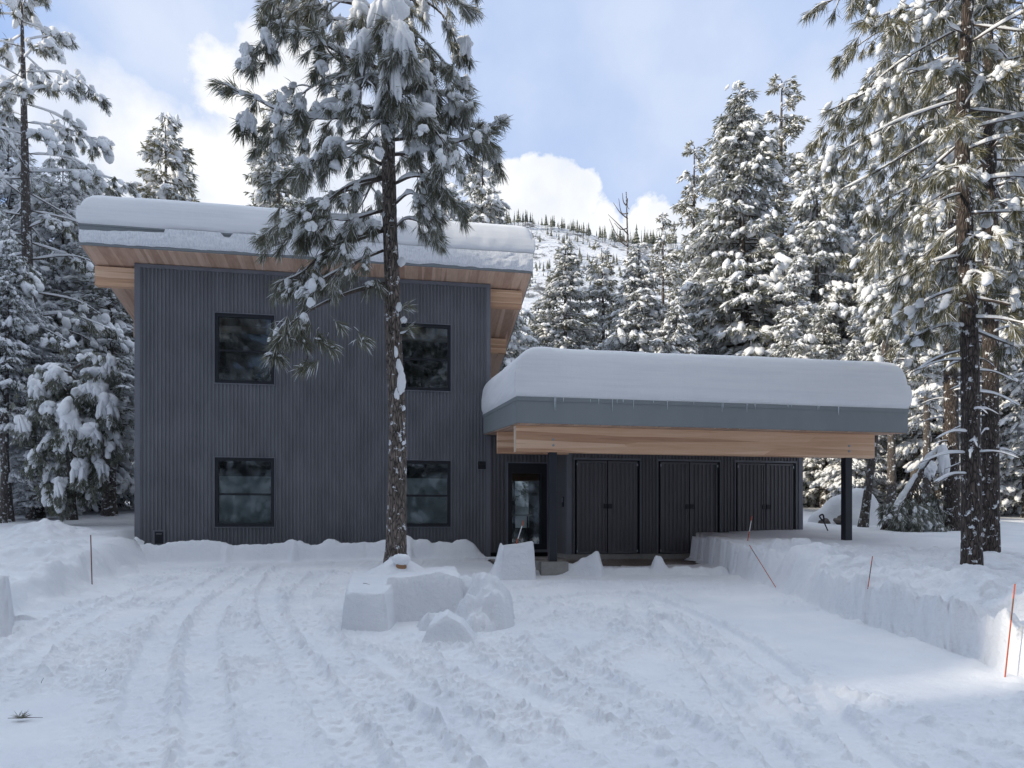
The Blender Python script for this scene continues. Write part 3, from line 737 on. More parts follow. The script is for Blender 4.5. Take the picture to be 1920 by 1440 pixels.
# carport roof
CS = 0.0856; CF = 2.08; CU0, CU1, CV0 = 7.37, 14.71, -4.32
r = HB(); shear(r, CU0, CU1, CV0, -0.03, CF, 0.0, 0.375, CS); shear(r, CU0-.012, CU1+.012, CV0-.012, -0.03, CF, 0.375, 0.44, CS)
shear(r, FW+.03, CU1, -0.03, 1.3, CF, 0.004, 0.43, CS)
cr_ = r.part('carport_roof', M['fascia'])
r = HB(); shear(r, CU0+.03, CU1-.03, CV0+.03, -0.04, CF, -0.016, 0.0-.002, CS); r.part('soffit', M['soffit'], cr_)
bz = CF+CS*(-3.87)-0.02
r = HB().b(7.44, 14.37, -3.87, -3.72, bz-.45, bz); r.b(7.425, 7.44, -3.87, -3.72, bz-.45, bz, 1); fb = r.part('beam', [M['glulam'], M['cut']], label='wide front carport beam of laminated timber')
for u in (8.10, 13.83):
    for dz in (0.12, 0.22):
        r = HB(); a = np.linspace(0, 2*np.pi, 10, endpoint=False)
        P = [(u+.022*math.cos(t), -3.885, bz-.45+dz+.022*math.sin(t)-ZB) for t in a]+[(u+.022*math.cos(t), -3.87, bz-.45+dz+.022*math.sin(t)-ZB) for t in a]
        r.add(P, [(k, (k+1) % 10, 10+(k+1) % 10, 10+k) for k in range(10)], 0, False); r.add(P[:10], [list(range(9, -1, -1))], 0, False)
        r.part('bolt', M['silver'], fb)
bz2 = CF+CS*(-1.6)-0.02
HB().b(7.46, 8.96, -1.62, -1.47, bz2-.44, bz2).part('beam', M['glulam'], label='short rear carport beam over the entry')
for u, zl in ((8.10, -0.63), (13.83, -0.72)):
    p = HB().b(u-.068, u+.068, -3.865, -3.725, zl, bz-.45); pp = p.part('post', M['post'])
pr = HB(); pr.b(7.86, 8.34, -4.0, -3.5, -1.05, -0.635); pr.part('pier', M['concrete'])
# entry wall with the glass door
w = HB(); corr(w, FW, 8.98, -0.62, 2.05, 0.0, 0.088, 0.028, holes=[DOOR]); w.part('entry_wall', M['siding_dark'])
a, b, c, d = DOOR
f = HB().b(a, b, -0.02, 0.05, d-.03, d, 1).b(a, a+.03, -0.02, 0.05, c, d-.03, 1).b(b-.03, b, -0.02, 0.05, c, d-.03, 1)
f.b(a+.03, b-.03, 0.0, 0.06, 1.20, d-.03).b(a+.03, a+.125, 0.0, 0.06, c+.06, 1.20).b(b-.165, b-.03, 0.0, 0.06, c+.06, 1.20).b(a+.125, b-.165, 0.0, 0.06, c+.06, -0.43)
f.b(a, b, -0.05, 0.08, c, c+.06, 1)
dr = f.part('entry_door', [M['black'], M['trim']])
HB().b(a+.125, b-.165, 0.025, 0.031, -0.43, 1.20).part('pane', M['glass'], dr)
hd = HB(); hd.b(a+.065, a+.09, -0.05, -0.03, 0.30, 0.52).b(a+.07, a+.085, -0.03, 0.0, 0.32, 0.34).b(a+.07, a+.085, -0.03, 0.0, 0.48, 0.50).part('handle', M['black'], dr)
# room seen through the door, with a window at its back
g = HB(); g.b(7.56, 10.6, 0.1, 3.5, -0.72, -0.64); g.b(7.56, 10.6, 0.1, 3.5, 1.9, 1.95)
for (p, q, s_, t) in ((7.56, 8.70, -0.64, 1.9), (9.16, 10.6, -0.64, 1.9), (8.70, 9.16, 1.27, 1.9), (8.70, 9.16, -0.64, -0.1)): g.b(p, q, 3.5, 3.56, s_, t)
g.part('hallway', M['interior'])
f = HB(); 
for (p, q, s_, t) in ((8.70, 9.16, 1.24, 1.27), (8.70, 9.16, -0.1, -0.07), (8.70, 8.73, -0.07, 1.24), (9.13, 9.16, -0.07, 1.24)): f.b(p, q, 3.48, 3.56, s_, t)
o = f.part('rear_window', M['black']); HB().b(8.73, 9.13, 3.51, 3.516, -0.07, 1.24).part('pane', M['glass'], o)
tb_p = A0+8.72*U2+3.0*D2
tb = empty('hall_table', (tb_p[0], tb_p[1], -0.64), RZ, 'white table seen through the glass of the entry door', 'table')
m_ = MB(); m_.box(-.35, .35, -.25, .25, .90, .94); m_.build('tabletop', M['white'], tb)
for sx in (-.31, .31):
    for sy in (-.21, .21):
        m_ = MB(); m_.box(sx-.02, sx+.02, sy-.02, sy+.02, 0, .90); m_.build('leg', M['black'], tb)
# storage block
SV = -1.38; SU0, SU1 = 8.98, 14.46
sd = []
for x0, x1, zt in ((1077, 1200, 1.40), (1234, 1350, 1.40), (1379, 1492, 1.40)): sd.append((u_at(x0, SV), u_at(x1, SV), -0.615, zt))
w = HB(); corr(w, SU0+.10, SU1-.10, -0.62, 2.0, SV, 0.076, 0.022, holes=[(a-.02, b+.02, c-.1, d+.02) for a, b, c, d in sd])
w.b(SU0, SU0+.10, SV-.012, SV+.1, -0.62, 2.0, 1).b(SU1-.10, SU1, SV-.012, SV+.1, -0.62, 2.0, 1)
w.b(SU0+.002, SU0+.05, SV+.1, 0.0, -0.62, 2.02, 0).b(SU1-.05, SU1-.002, SV+.1, 1.0, -0.62, 2.02, 0).b(SU0+.05, SU1-.05, 0.95, 1.0, -0.62, 2.02, 0)
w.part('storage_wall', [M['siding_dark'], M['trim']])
HB().b(SU0-.01, SU1+.01, SV-.03, 0.98, -0.86, -0.62).part('foundation', M['concrete'])
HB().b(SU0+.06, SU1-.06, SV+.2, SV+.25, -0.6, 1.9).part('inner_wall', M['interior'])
k_ = HB(); k_.b(SU0-.022, SU0+.002, -1.12, -1.03, 0.40, 0.62, 0).b(SU0-.026, SU0-.022, -1.10, -1.05, 0.50, 0.60, 1); k_.part('keypad', [M['black'], M['silver']])
for (a, b, c, d) in sd:
    f = HB().b(a-.02, b+.02, SV-.015, SV+.06, d, d+.045, 1).b(a-.02, a, SV-.015, SV+.06, c, d, 1).b(b, b+.02, SV-.015, SV+.06, c, d, 1)
    f.b(a, b, SV+.085, SV+.095, c, d, 0)
    fr_ = f.part('door_frame', [M['black'], M['trim']])
    mid = 0.5*(a+b)
    for (p, q, sgn) in ((a+.055, mid-.014, -1), (mid+.014, b-.065, 1)):
        l = HB(); corr(l, p+.03, q-.03, c+.05, d-.06, SV+.005, 0.092, 0.024)
        l.b(p, q, SV-.004, SV+.05, d-.06, d-.02, 0).b(p, q, SV-.004, SV+.05, c+.01, c+.05, 0).b(p, p+.03, SV-.004, SV+.05, c+.05, d-.06, 0).b(q-.03, q, SV-.004, SV+.05, c+.05, d-.06, 0)
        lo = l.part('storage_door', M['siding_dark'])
        hx = mid+sgn*0.05
        HB().b(hx-.042, hx+.042, SV-.03, SV-.004, 0.36, 0.46).part('latch', M['black'], lo)
        hx = p+.0 if sgn < 0 else q
        for zz in (d-.12, c+.04): HB().b(hx-.012, hx+.012, SV-.022, SV-.005, zz, zz+.05).part('hinge', M['silver'], lo)
for x in (1217, 1363):
    ua = u_at(x, SV); HB().b(ua-.085, ua+.085, SV-.10, SV-.02, 1.52, 1.60).part('soffit_light', M['black'])

# ------------------------------------------------------------------ snow on the roofs
def snow_slab(u0, u1, v0, v1, zf, slope, T, r_f, r_l, r_r, vert, seed, over=0.03, nf=70):
    """rounded slab of snow following the roof plane"""
    def spaced(a, b, n):
        t = np.linspace(0, 1, n); t = 0.5-0.5*np.cos(np.pi*t); t = 0.75*t+0.25*np.linspace(0, 1, n); return a+(b-a)*t
    us = spaced(u0-over, u1+over, 220); vs = spaced(v0-over, v1, nf)
    Ug, Vg = np.meshgrid(us, vs)
    def q(dd, r): t = np.clip(1-dd/r, 0, 1); return t
    e = np.clip((q(Vg-(v0-over), r_f)**5 + q(Ug-(u0-over), r_l)**5 + q((u1+over)-Ug, r_r)**5)**0.2, 0, 1)
    H = vert + (T-vert)*np.sqrt(np.clip(1-e**2, 0, 1))
    H = H*(1+0.05*fbm(Ug*0.5, Vg*0.5, 2, seed)) + 0.015*fbm(Ug*2.1, Vg*2.1, 3, seed+1)
    Z = zf+slope*Vg+H-ZB
    n, k = Ug.shape
    V = np.stack([Ug, Vg, Z], -1).reshape(-1, 3)
    i = np.arange((n-1)*k).reshape(n-1, k)[:, :-1].ravel(); Fq = [np.stack([i, i+1, i+k+1, i+k], -1)]
    # skirts: front, left, right, back
    idx = np.arange(n*k).reshape(n, k)
    ring = np.concatenate([idx[0, ::-1], idx[1:, 0], idx[-1, 1:], idx[-2:0:-1, -1]])
    P = V[ring]; m = len(ring); lv = 10; base = len(V); allv = [V]
    s = np.arange(m)
    bot = zf+slope*P[:, 1]-ZB + 0.02*fbm(P[:, 0]*3, P[:, 1]*3, 4, seed+2) - 0.012
    for j in range(1, lv+1):
        t = j/lv; Q = P.copy(); Q[:, 2] = P[:, 2]*(1-t)+bot*t
        bul = 0.02*np.sin(t*np.pi)+0.016*fbm(P[:, 0]*2.5+P[:, 1]*2.5, Q[:, 2]*2.5, 3, seed+3)
        inn = -0.035*sst(0.75, 1.0, t)
        cx, cy = 0.5*(u0+u1), 0.5*(v0+v1)
        fr = P[:, 1] < v0-over+1e-6; lf = P[:, 0] < u0-over+1e-6; rt = P[:, 0] > u1+over-1e-6
        Q[fr, 1] -= (bul+inn)[fr]; Q[lf, 0] -= (bul+inn)[lf]; Q[rt, 0] += (bul+inn)[rt]
        allv.append(Q)
        prev = ring if j == 1 else base+(j-2)*m+s
        cur = base+(j-1)*m+s
        Fq.append(np.stack([prev, np.roll(prev, -1), np.roll(cur, -1), cur], -1))
    V = np.concatenate(allv); Fq = np.concatenate(Fq)
    last = base+(lv-1)*m+s
    return V, Fq
V, Fq = snow_slab(RU0, RU1, RV0, RV1, RF+0.43, RS, 0.76, .36, .50, .34, .34, 81)
rs1 = empty('roof_snow', (A0[0], A0[1], ZB), RZ, 'thick rounded layer of snow on the sloping roof of the two storey part', 'roof snow')
m_ = MB(); m_.add(V, Fq); m_.build('snow_slab', M['snow_roof'], rs1)
# sheet of snow clinging to the fascia
nu, nz = 420, 26
us = np.linspace(RU0+.01, RU1-.005, nu)
gap = np.where(us < 0.75, 0.075+0.05*sst(0.8, -0.8, us), 0.0) + 0.03*np.maximum(fbm(us*2, us*0, 3, 84), 0)*(us < 0.8)
for uc, w_, dd in ((1.95, .10, .09), (2.75, .12, .05), (3.1, .12, .06), (3.45, .08, .05)): gap = gap + dd*np.exp(-((us-uc)/w_)**4)
ztop = 0.43 - gap; zbot = 0.06 + 0.035*fbm(us*2.5, us*0, 4, 85) - 0.02*sst(6, 8, us)
tt = np.linspace(0, 1, nz); Ug = np.repeat(us[None], nz, 0); Zl = zbot[None]*(1-tt[:, None])+ztop[None]*tt[:, None]
th = (0.03+0.025*fbm(Ug*5, Zl*9, 4, 86)+0.02*np.sin(tt[:, None]*np.pi)) * np.minimum(1, np.minimum(tt, 1-tt+0.25*(gap[None].max() < 9))[:, None]*8+0.0)
ys_ = RV0-0.012-np.maximum(th, 0.0)
Zg = RF+RS*RV0+Zl-ZB
i = np.arange((nz-1)*nu).reshape(nz-1, nu)[:, :-1].ravel()
m_ = MB(); m_.add(np.stack([Ug, ys_, Zg], -1), np.stack([i, i+1, i+nu+1, i+nu], -1)); o = m_.build('snow_sheet', M['rime'], rs1)
o['label'] = 'rough sheet of snow hanging down over the fascia'
V, Fq = snow_slab(CU0, CU1, CV0, -0.03, CF+0.44, CS, 0.88, .20, .46, .34, .44, 91, 0.025, 90)
rs2 = empty('roof_snow', (A0[0], A0[1], ZB), RZ, 'deep slab of snow with a sheer front face lying on the carport roof', 'roof snow')
m_ = MB(); m_.add(V, Fq)
V, Fq = snow_slab(FW+.05, CU1, 0.0, 1.25, CF+0.44, CS, 0.83, .2, .2, .3, .5, 95, 0.0, 20); m_.add(V, Fq)
m_.build('snow_slab', M['snow_roof'], rs2)
r = random.Random(5)
for k in range(26):
    u = r.uniform(8.0, 13.6); L_ = r.choice([.04, .05, .06, .08, .10, .16, .22]); z0 = CF+CS*CV0+0.44-ZB
    m_ = MB(); v_, f_ = tube([(u, CV0-.03, z0), (u, CV0-.03, z0-L_*.5), (u+.002, CV0-.03, z0-L_)], [.006, .004, .0008], 5); m_.add(v_, f_); m_.build('icicle', M['ice'], rs2)

# ------------------------------------------------------------------ trees
def trunk_mesh(path, rad, mat, k=18, n=60, seed=0, amp=0.06):
    P = spline(path, n); R = np.interp(np.linspace(0, 1, n), np.linspace(0, 1, len(rad)), rad)
    R = R*(1+.35*np.exp(-np.maximum(P[:, 2]-P[0, 2]-.15, 0)/.22))
    v, f = tube(P, R, k)
    v = v.reshape(n, k, 3); a = np.arange(k)/k*6.283
    d = 1+amp*(fbm(np.cos(a)[None]*2.2+P[:, 2:3]*1.6, np.sin(a)[None]*2.2+P[:, 2:3]*4.0, 3, seed))
    v = P[:, None]+(v-P[:, None])*d[..., None]
    m = MB(); m.add(v, f); return m, P, R

class Crown:
    """collects limbs, needles and the snow lying on them"""
    def __init__(s, seed):
        s.r = np.random.default_rng(seed); s.limb = MB(); s.tc = []; s.td = []; s.sc = []; s.ss = []; s.sd = []; s.big = []; s.bigs = []; s.snow = MB(); s.seed = seed; s.lumps = 3; s.ssub = 2; s.hang = []
    def branch(s, pts, r0, r1=0.006, snow=0.8, n=None, k=6):
        n = n or max(6, len(pts)*3)
        P = spline(pts, n); R = np.linspace(r0, r1, n)
        v, f = tube(P, R, k); s.limb.add(v, f, 0)
        if snow > 0:
            a, b = (0.04, 0.96); q = np.linspace(a, b, n)
            Q = np.stack([np.interp(q, np.linspace(0, 1, n), P[:, i]) for i in range(3)], -1)
            lum = np.clip(s.r.uniform(0.2, 1.3, n), 0, 1); lum = np.convolve(np.r_[lum[0], lum, lum[-1]], [.3, .4, .3], 'valid'); lum[0] = lum[-1] = 0.05
            base = np.interp(q, np.linspace(0, 1, n), R)
            rad = (base*0.9+0.024*snow)*lum*snow
            hor = np.clip(1-np.abs(nrm(np.gradient(Q, axis=0))[:, 2]), 0.15, 1)
            rad = rad*hor
            Q[:, 2] += base*0.7+rad*0.45
            v, f = tube(Q, rad, 7); s.snow.add(v, f)
        return P
    def put_snow(s, c, S, d=(1.0, 0, 0)): s.sc.append(c); s.ss.append(S); s.sd.append(d)
    def drape(s, c, hw, hd, hh):
        """snow hanging over a bough: a rounded shoulder with uneven fingers below it"""
        r = s.r; c = np.asarray(c, float)
        for _ in range(3): s.put_snow(c+np.array([r.uniform(-.3, .3)*hw, r.uniform(-.3, .2)*hd, hh*r.uniform(.15, .6)]), [hw*r.uniform(.45, .75), hd*r.uniform(.5, .8), hh*r.uniform(.28, .42)], (1, r.normal()*.2, r.normal()*.25))
        for k in range(max(4, int(hw*45))):
            x = r.uniform(-.85, .85); L = hh*r.uniform(.35, .75)*(1-.4*x*x)
            s.put_snow(c+np.array([x*hw, r.uniform(-.7, .5)*hd, hh*.35-L*r.uniform(.5, 1.0)-.15*hh*x*x]), [L, hw*r.uniform(.16, .30), hd*r.uniform(.25, .4)], (x*.35+r.normal()*.12, r.normal()*.12, -1))
    def tuft(s, c, d): s.tc.append(c); s.td.append(d)
    def limb_with_tufts(s, pts, r0, nsub=7, sublen=0.4, start=0.3, snow=0.9, clump=0.5, csize=0.11, dens=1.0, droop=0.5):
        P = s.branch(pts, r0, max(0.006, r0*0.22), snow, n=max(10, len(pts)*4)); n = len(P); r = s.r
        T = nrm(np.gradient(P, axis=0))
        for j in range(nsub+1):
            q = start+(1-start)*(j+r.uniform(0, .8))/(nsub+0.6) if j < nsub else 1.0
            q = min(q, 1.0); x = q*(n-1); i = min(int(x), n-2); p = P[i]+(P[i+1]-P[i])*(x-i); t = T[i]
            side = nrm(np.cross(t, [0, 0, 1.0])+1e-6)*(1 if j % 2 else -1)
            if j < nsub:
                d = nrm(t*0.75+side*r.uniform(.3, 1.1)+np.array([0, 0, r.uniform(-.55, .12)-droop*0.35]))
                L = sublen*r.uniform(.55, 1.25)*(1.1-0.4*q)
                e = p+d*L+np.array([0, 0, -droop*0.30*L])
                m = p+d*L*0.55+np.array([0, 0, 0.04*L])
                s.branch([p, m, e], max(0.006, r0*0.32), 0.005, snow*0.8, n=6, k=5)
                td = nrm(e-m)
            else:
                e = p; td = t; m = p-t*0.2
            cnt = 1+int(r.random() < 0.75*dens)+int(r.random() < 0.55*dens)
            for c in range(cnt):
                cc = e if c == 0 else m+(e-m)*r.uniform(-0.1, .8)+r.normal(size=3)*0.05
                dd = nrm(td+r.normal(size=3)*0.40*(c > 0)+np.array([0, 0, -0.15]))
                s.tuft(cc, dd)
                if r.random() < clump:
                    z = csize*r.uniform(.45, 1.25)
                    hd = nrm(dd+np.array([0, 0, -.35])+r.normal(size=3)*.15); upn = nrm(np.array([0, 0, 1.0])-hd*hd[2]+1e-4)
                    for kk in range(s.lumps):
                        g = r.uniform(.45, 1.0); zz = z*g
                        s.put_snow(cc+hd*(z*r.uniform(-1.1, 1.2))+upn*z*r.uniform(.1, .4)+r.normal(size=3)*z*.28, [zz*r.uniform(.8, 1.3), zz*r.uniform(.6, .95), zz*r.uniform(.45, .8)], hd)
    def finish(s, root, nneed, L, w, mat_needles, mat_limb, back=0.1, spread=0.42, droop=0.25, snowname='snow_load'):
        for (C_, S_) in s.hang:            # needles sticking out below the big lumps
            C_ = np.asarray(C_)
            for _ in range(max(3, int(S_[2]*S_[0]*220))):
                o_ = np.array([s.r.uniform(-.8, .8)*S_[0], s.r.uniform(-1, .6)*S_[1], -s.r.uniform(.3, .95)*S_[2]])
                s.tuft(C_+o_, nrm(np.array([o_[0]/S_[0]*.5, o_[1]/S_[1]*.5, -1.0])))
        if s.tc:
            v, f = needles(np.array(s.tc), np.array(s.td), nneed, L, spread, w, back, droop, s.r); frosted(s.limb, s.snow, v, f, .16, s.r)
        s.limb.build('crown', [mat_limb, mat_needles], root)
        if s.sc:
            v, f = clumps(s.sc, s.ss, s.ssub, 0.17, 0.25, s.seed, dirs=s.sd); s.snow.add(v, f)
        if s.big:
            v, f = clumps(s.big, s.bigs, 4, 0.20, 0.55, s.seed+1); s.snow.add(v, f)
        if s.snow.V: tag(s.snow.build(snowname, M['snow_tree'], root), kind='stuff')

# --- the pine in the middle of the yard
def hero_pine():
    Y0 = 9.5; b = at(742, 1075, Y0)
    root = empty('pine_tree', b, 0, 'tall snow-laden pine standing in the middle of the yard in front of the house', 'tree')
    w = lambda x, y, dY=0.0: at(x, y, Y0+dY)-b
    tp = [w(742, 1085), w(743, 1000), w(745, 900), w(745, 800), w(741, 700), w(737, 620), w(735, 520), w(731, 420), w(729, 330), w(728, 250), w(722, 150), w(718, 60), w(712, -60), w(708, -250), w(706, -430)]
    rad = np.array([19, 17.5, 16.5, 15.8, 15.2, 14.5, 13.4, 13, 12.5, 12, 10.5, 9, 7.5, 5, 1.5])*Y0/F
    m, P, R = trunk_mesh(tp, rad, None, 22, 150, 3, 0.10); m.build('trunk', M['bark'], root)
    c = Crown(11); c.ssub = 3; c.lumps = 3
    LIMBS = [
     ([(722, 532, 0), (665, 546, -.25), (600, 572, -.45), (550, 603, -.6), (520, 632, -.65)], 7, 8, .30, .62),
     ([(718, 428, 0), (660, 446, -.15), (600, 480, -.3), (560, 515, -.35), (520, 530, -.4)], 6, 10, .42, .7),
     ([(718, 470, 0), (670, 490, -.3), (610, 520, -.5), (570, 545, -.6)], 5, 9, .36, .7),
     ([(717, 433, 0), (640, 455, .25), (570, 440, .35), (500, 462, .35)], 6, 9, .42, .8),
     ([(718, 395, 0), (640, 412, -.3), (570, 400, -.5), (505, 430, -.6)], 5, 9, .40, .9),
     ([(716, 335, 0), (655, 355, .3), (590, 385, .5), (535, 412, .5)], 6, 8, .40, .9),
     ([(716, 332, 0), (660, 346, -.3), (610, 378, -.55), (572, 402, -.7)], 6, 7, .40, .9),
     ([(716, 308, 0), (670, 292, .3), (620, 302, .45), (560, 330, .5), (500, 342, .5)], 6, 8, .42, .9),
     ([(715, 285, 0), (660, 268, -.3), (605, 290, -.5), (545, 322, -.6)], 5, 8, .42, .9),
     ([(713, 218, 0), (640, 221, -.15), (570, 219, -.25), (520, 206, -.35), (470, 182, -.4), (428, 170, -.4)], 6, 9, .42, .9),
     ([(713, 205, 0), (660, 200, .3), (590, 215, .5), (520, 260, .5), (480, 290, .5)], 5, 7, .4, .8),
     ([(712, 165, 0), (670, 140, -.3), (620, 100, -.5), (596, 58, -.5)], 5, 6, .38, .9),
     ([(711, 150, 0), (650, 140, .25), (590, 160, .4), (550, 190, .4)], 5, 6, .38, .9),
     ([(710, 128, 0), (640, 100, -.15), (560, 62, -.25), (500, 92, -.3), (455, 122, -.3)], 6, 8, .40, 1.0),
     ([(708, 60, 0), (640, 42, .2), (580, 22, .3), (512, 36, .3)], 5, 8, .42, 1.0),
     ([(706, 18, 0), (640, 2, -.2), (560, -14, -.3), (495, 8, -.3)], 5, 8, .42, 1.0),
     ([(738, 345, 0), (780, 330, -.3), (830, 352, -.5), (870, 400, -.5)], 5, 7, .38, .9),
     ([(737, 290, 0), (770, 292, .2), (798, 335, .3), (812, 385, .3), (820, 420, .3)], 5, 9, .40, .8),
     ([(735, 262, 0), (790, 258, -.2), (850, 268, -.35), (905, 248, -.4), (928, 238, -.4)], 6, 12, .42, .9),
     ([(732, 228, 0), (790, 216, .2), (850, 230, .35), (905, 246, .4), (925, 285, .4)], 6, 11, .42, .9),
     ([(731, 225, 0), (780, 218, -.5), (820, 250, -.8), (850, 300, -.9)], 5, 9, .42, .8),
     ([(729, 185, 0), (780, 170, -.2), (830, 178, -.35), (882, 190, -.4)], 5, 8, .40, 1.0),
     ([(727, 125, 0), (780, 108, .2), (830, 135, .3), (880, 165, .3)], 5, 7, .38, 1.0),
     ([(723, 80, 0), (775, 62, -.3), (815, 96, -.4), (845, 130, -.4)], 5, 6, .36, 1.0),
     ([(721, 12, 0), (790, 0, .1), (830, 28, .1), (862, 95, .1)], 5, 5, .34, .9),
     ([(720, 4, 0), (800, -12, -.2), (860, 4, -.3), (892, 20, -.3)], 5, 5, .34, .9),
     ([(738, 385, 0), (770, 362, -.2), (800, 392, -.3), (815, 432, -.3)], 4, 6, .34, .8),
     ([(738, 430, 0), (765, 410, .2), (795, 420, .3), (825, 450, .3)], 4, 5, .30, .8),
     ([(722, 150, 0), (735, 132, -.5), (745, 165, -.9), (752, 205, -1.1)], 5, 7, .36, 1.0),
     ([(718, 60, 0), (730, 40, -.5), (745, 70, -.9), (756, 110, -1.0)], 5, 7, .36, 1.0),
     ([(728, 240, 0), (715, 228, -.5), (690, 250, -.9), (670, 290, -1.1)], 5, 7, .38, .9),
     ([(725, 160, 0), (700, 140, -.5), (680, 160, -.9), (668, 200, -1.0)], 5, 7, .38, 1.0),
     ([(725, 200, 0), (742, 190, .6), (760, 210, 1.0), (775, 250, 1.1)], 5, 7, .38, .9),
     ([(720, 100, 0), (700, 85, .6), (680, 100, 1.0)], 5, 7, .38, .9),
     ([(731, 300, 0), (750, 290, .6), (770, 310, 1.0)], 5, 6, .38, .8),
     ([(731, 340, 0), (700, 340, .6), (680, 380, 1.0), (660, 410, 1.1)], 5, 7, .38, .8),
     ([(712, -60, 0), (640, -85, -.1), (560, -90, -.2), (500, -60, -.2)], 5, 8, .42, 1.0),
     ([(712, -70, 0), (790, -90, .1), (850, -70, .2), (890, -40, .2)], 5, 7, .42, 1.0),
     ([(711, -130, 0), (650, -160, .3), (590, -150, .4)], 4, 7, .4, 1.0), ([(711, -140, 0), (770, -170, -.3), (820, -150, -.4)], 4, 7, .4, 1.0),
     ([(709, -210, 0), (660, -240, -.3), (620, -230, -.4)], 4, 6, .36, 1.0), ([(708, -240, 0), (750, -270, .3), (790, -260, .4)], 4, 6, .36, 1.0),
     ([(707, -310, 0), (680, -340, .1), (655, -335, .1)], 3, 5, .3, 1.0), ([(707, -340, 0), (735, -370, -.1), (755, -370, -.1)], 3, 5, .3, 1.0),
     ([(706, -420, 0), (706, -450, 0)], 2, 5, .25, 1.0),
    ]
    for pts, th, ns, sl_, sn in LIMBS:
        bare = th == 7
        c.limb_with_tufts([w(*p) for p in pts], th*.58*Y0/F, ns, sl_, .22 if not bare else .62, sn*1.45, 0.50 if not bare else 0.15, .075, .62 if not bare else .4)
    # low twigs with a few tufts in front of the wall
    for x, y, dx, dy in ((515, 625, .1, -1), (505, 668, -.6, -.7), (522, 672, .5, -.8), (570, 645, .5, -.7), (600, 640, .4, -.8), (585, 683, -.5, -.6), (566, 690, -.7, -.5), (682, 640, .7, -.5), (560, 620, 0, -1), (622, 655, .5, -.6), (640, 612, .5, -.7), (545, 640, -.3, -.9)):
        c.tuft(w(x, y, -.6), nrm(np.array([dx, -.2, dy*.7])))
        if c.r.random() < .35: continue
        z = c.r.uniform(.012, .034); c.put_snow(w(x+c.r.uniform(-5, 5), y-5, -.62), [z*c.r.uniform(1, 2), z, z*.6], (c.r.normal(), .2, -.2))
        c.tuft(w(x+4, y-6, -.58), nrm(np.array([dx*.6, .2, dy*.5]))); c.branch([w(x, y, -.6), w(x-dx*14, y-18, -.58), w(x*.75+600*.25, y*.6+570*.4, -.45)], .008, .005, .6, n=8, k=5)
    for (x, y, x2, y2) in ((741, 582, 766, 578), (743, 628, 772, 620)):
        c.branch([w(x, y), w((x+x2)/2, y-3, -.05), w(x2, y2-6, -.1)], .012, .005, 1.0, n=8); c.tuft(w(x2-2, y2-4, -.1), np.array([.8, -.3, .1]))
    BIG = [(727, 33, 60, 120, -.95), (747, 80, 70, 100, -1.05), (735, 140, 44, 130, -1.0), (683, 97, 40, 75, -.8), (677, 33, 46, 44, -.6), (585, 27, 36, 68, .2), (503, 27, 34, 48, .2), (498, 77, 32, 46, -.4), (465, 98, 34, 40, -.4),
           (790, 143, 36, 62, -.6), (670, 187, 28, 62, -.9), (720, 213, 38, 38, -.4), (872, 90, 30, 52, 0), (465, 230, 38, 50, -.4), (805, 193, 48, 50, -.5), (857, 208, 54, 46, -.4), (931, 298, 24, 48, .3), (827, 313, 34, 40, -.7),
           (570, 310, 28, 46, -.6), (588, 436, 62, 56, -.4), (630, 277, 40, 46, -.6), (620, 204, 70, 18, -.3), (790, 222, 70, 50, -.8), (762, 20, 30, 40, -.3), (700, 425, 30, 22, -.1), (660, 440, 40, 18, -.2), (628, 545, 22, 14, -.4), (700, 535, 28, 16, -.15), (560, 205, 22, 34, -.4), (600, 130, 26, 30, -.5), (640, 55, 30, 34, -.1), (900, 262, 30, 24, -.5), (782, 285, 40, 30, -.5), (528, 250, 26, 28, .3)]
    for x, y, ww, hh, dY in BIG:
        s = (Y0+dY)/F; c.drape(w(x, y, dY), ww*.58*s, min(ww, 44)*.46*s, hh*.56*s); c.hang.append((w(x, y, dY), [ww*.52*s, min(ww, 44)*.45*s, hh*.52*s]))
    # snow stuck to the trunk
    for x, y, ww, hh in ((752, 490, 16, 18), (748, 575, 14, 18), (757, 600, 12, 12), (748, 688, 16, 26), (752, 716, 18, 40), (744, 740, 10, 26), (757, 765, 8, 10), (757, 830, 8, 8), (742, 660, 8, 22)):
        s = Y0/F; c.put_snow(w(x, y, -.095), [ww*.45*s, .028, hh*.5*s])
    c.finish(root, 80, .215, .0044, M['needle'], M['limb'], .14, .40, .22)
hero_pine()

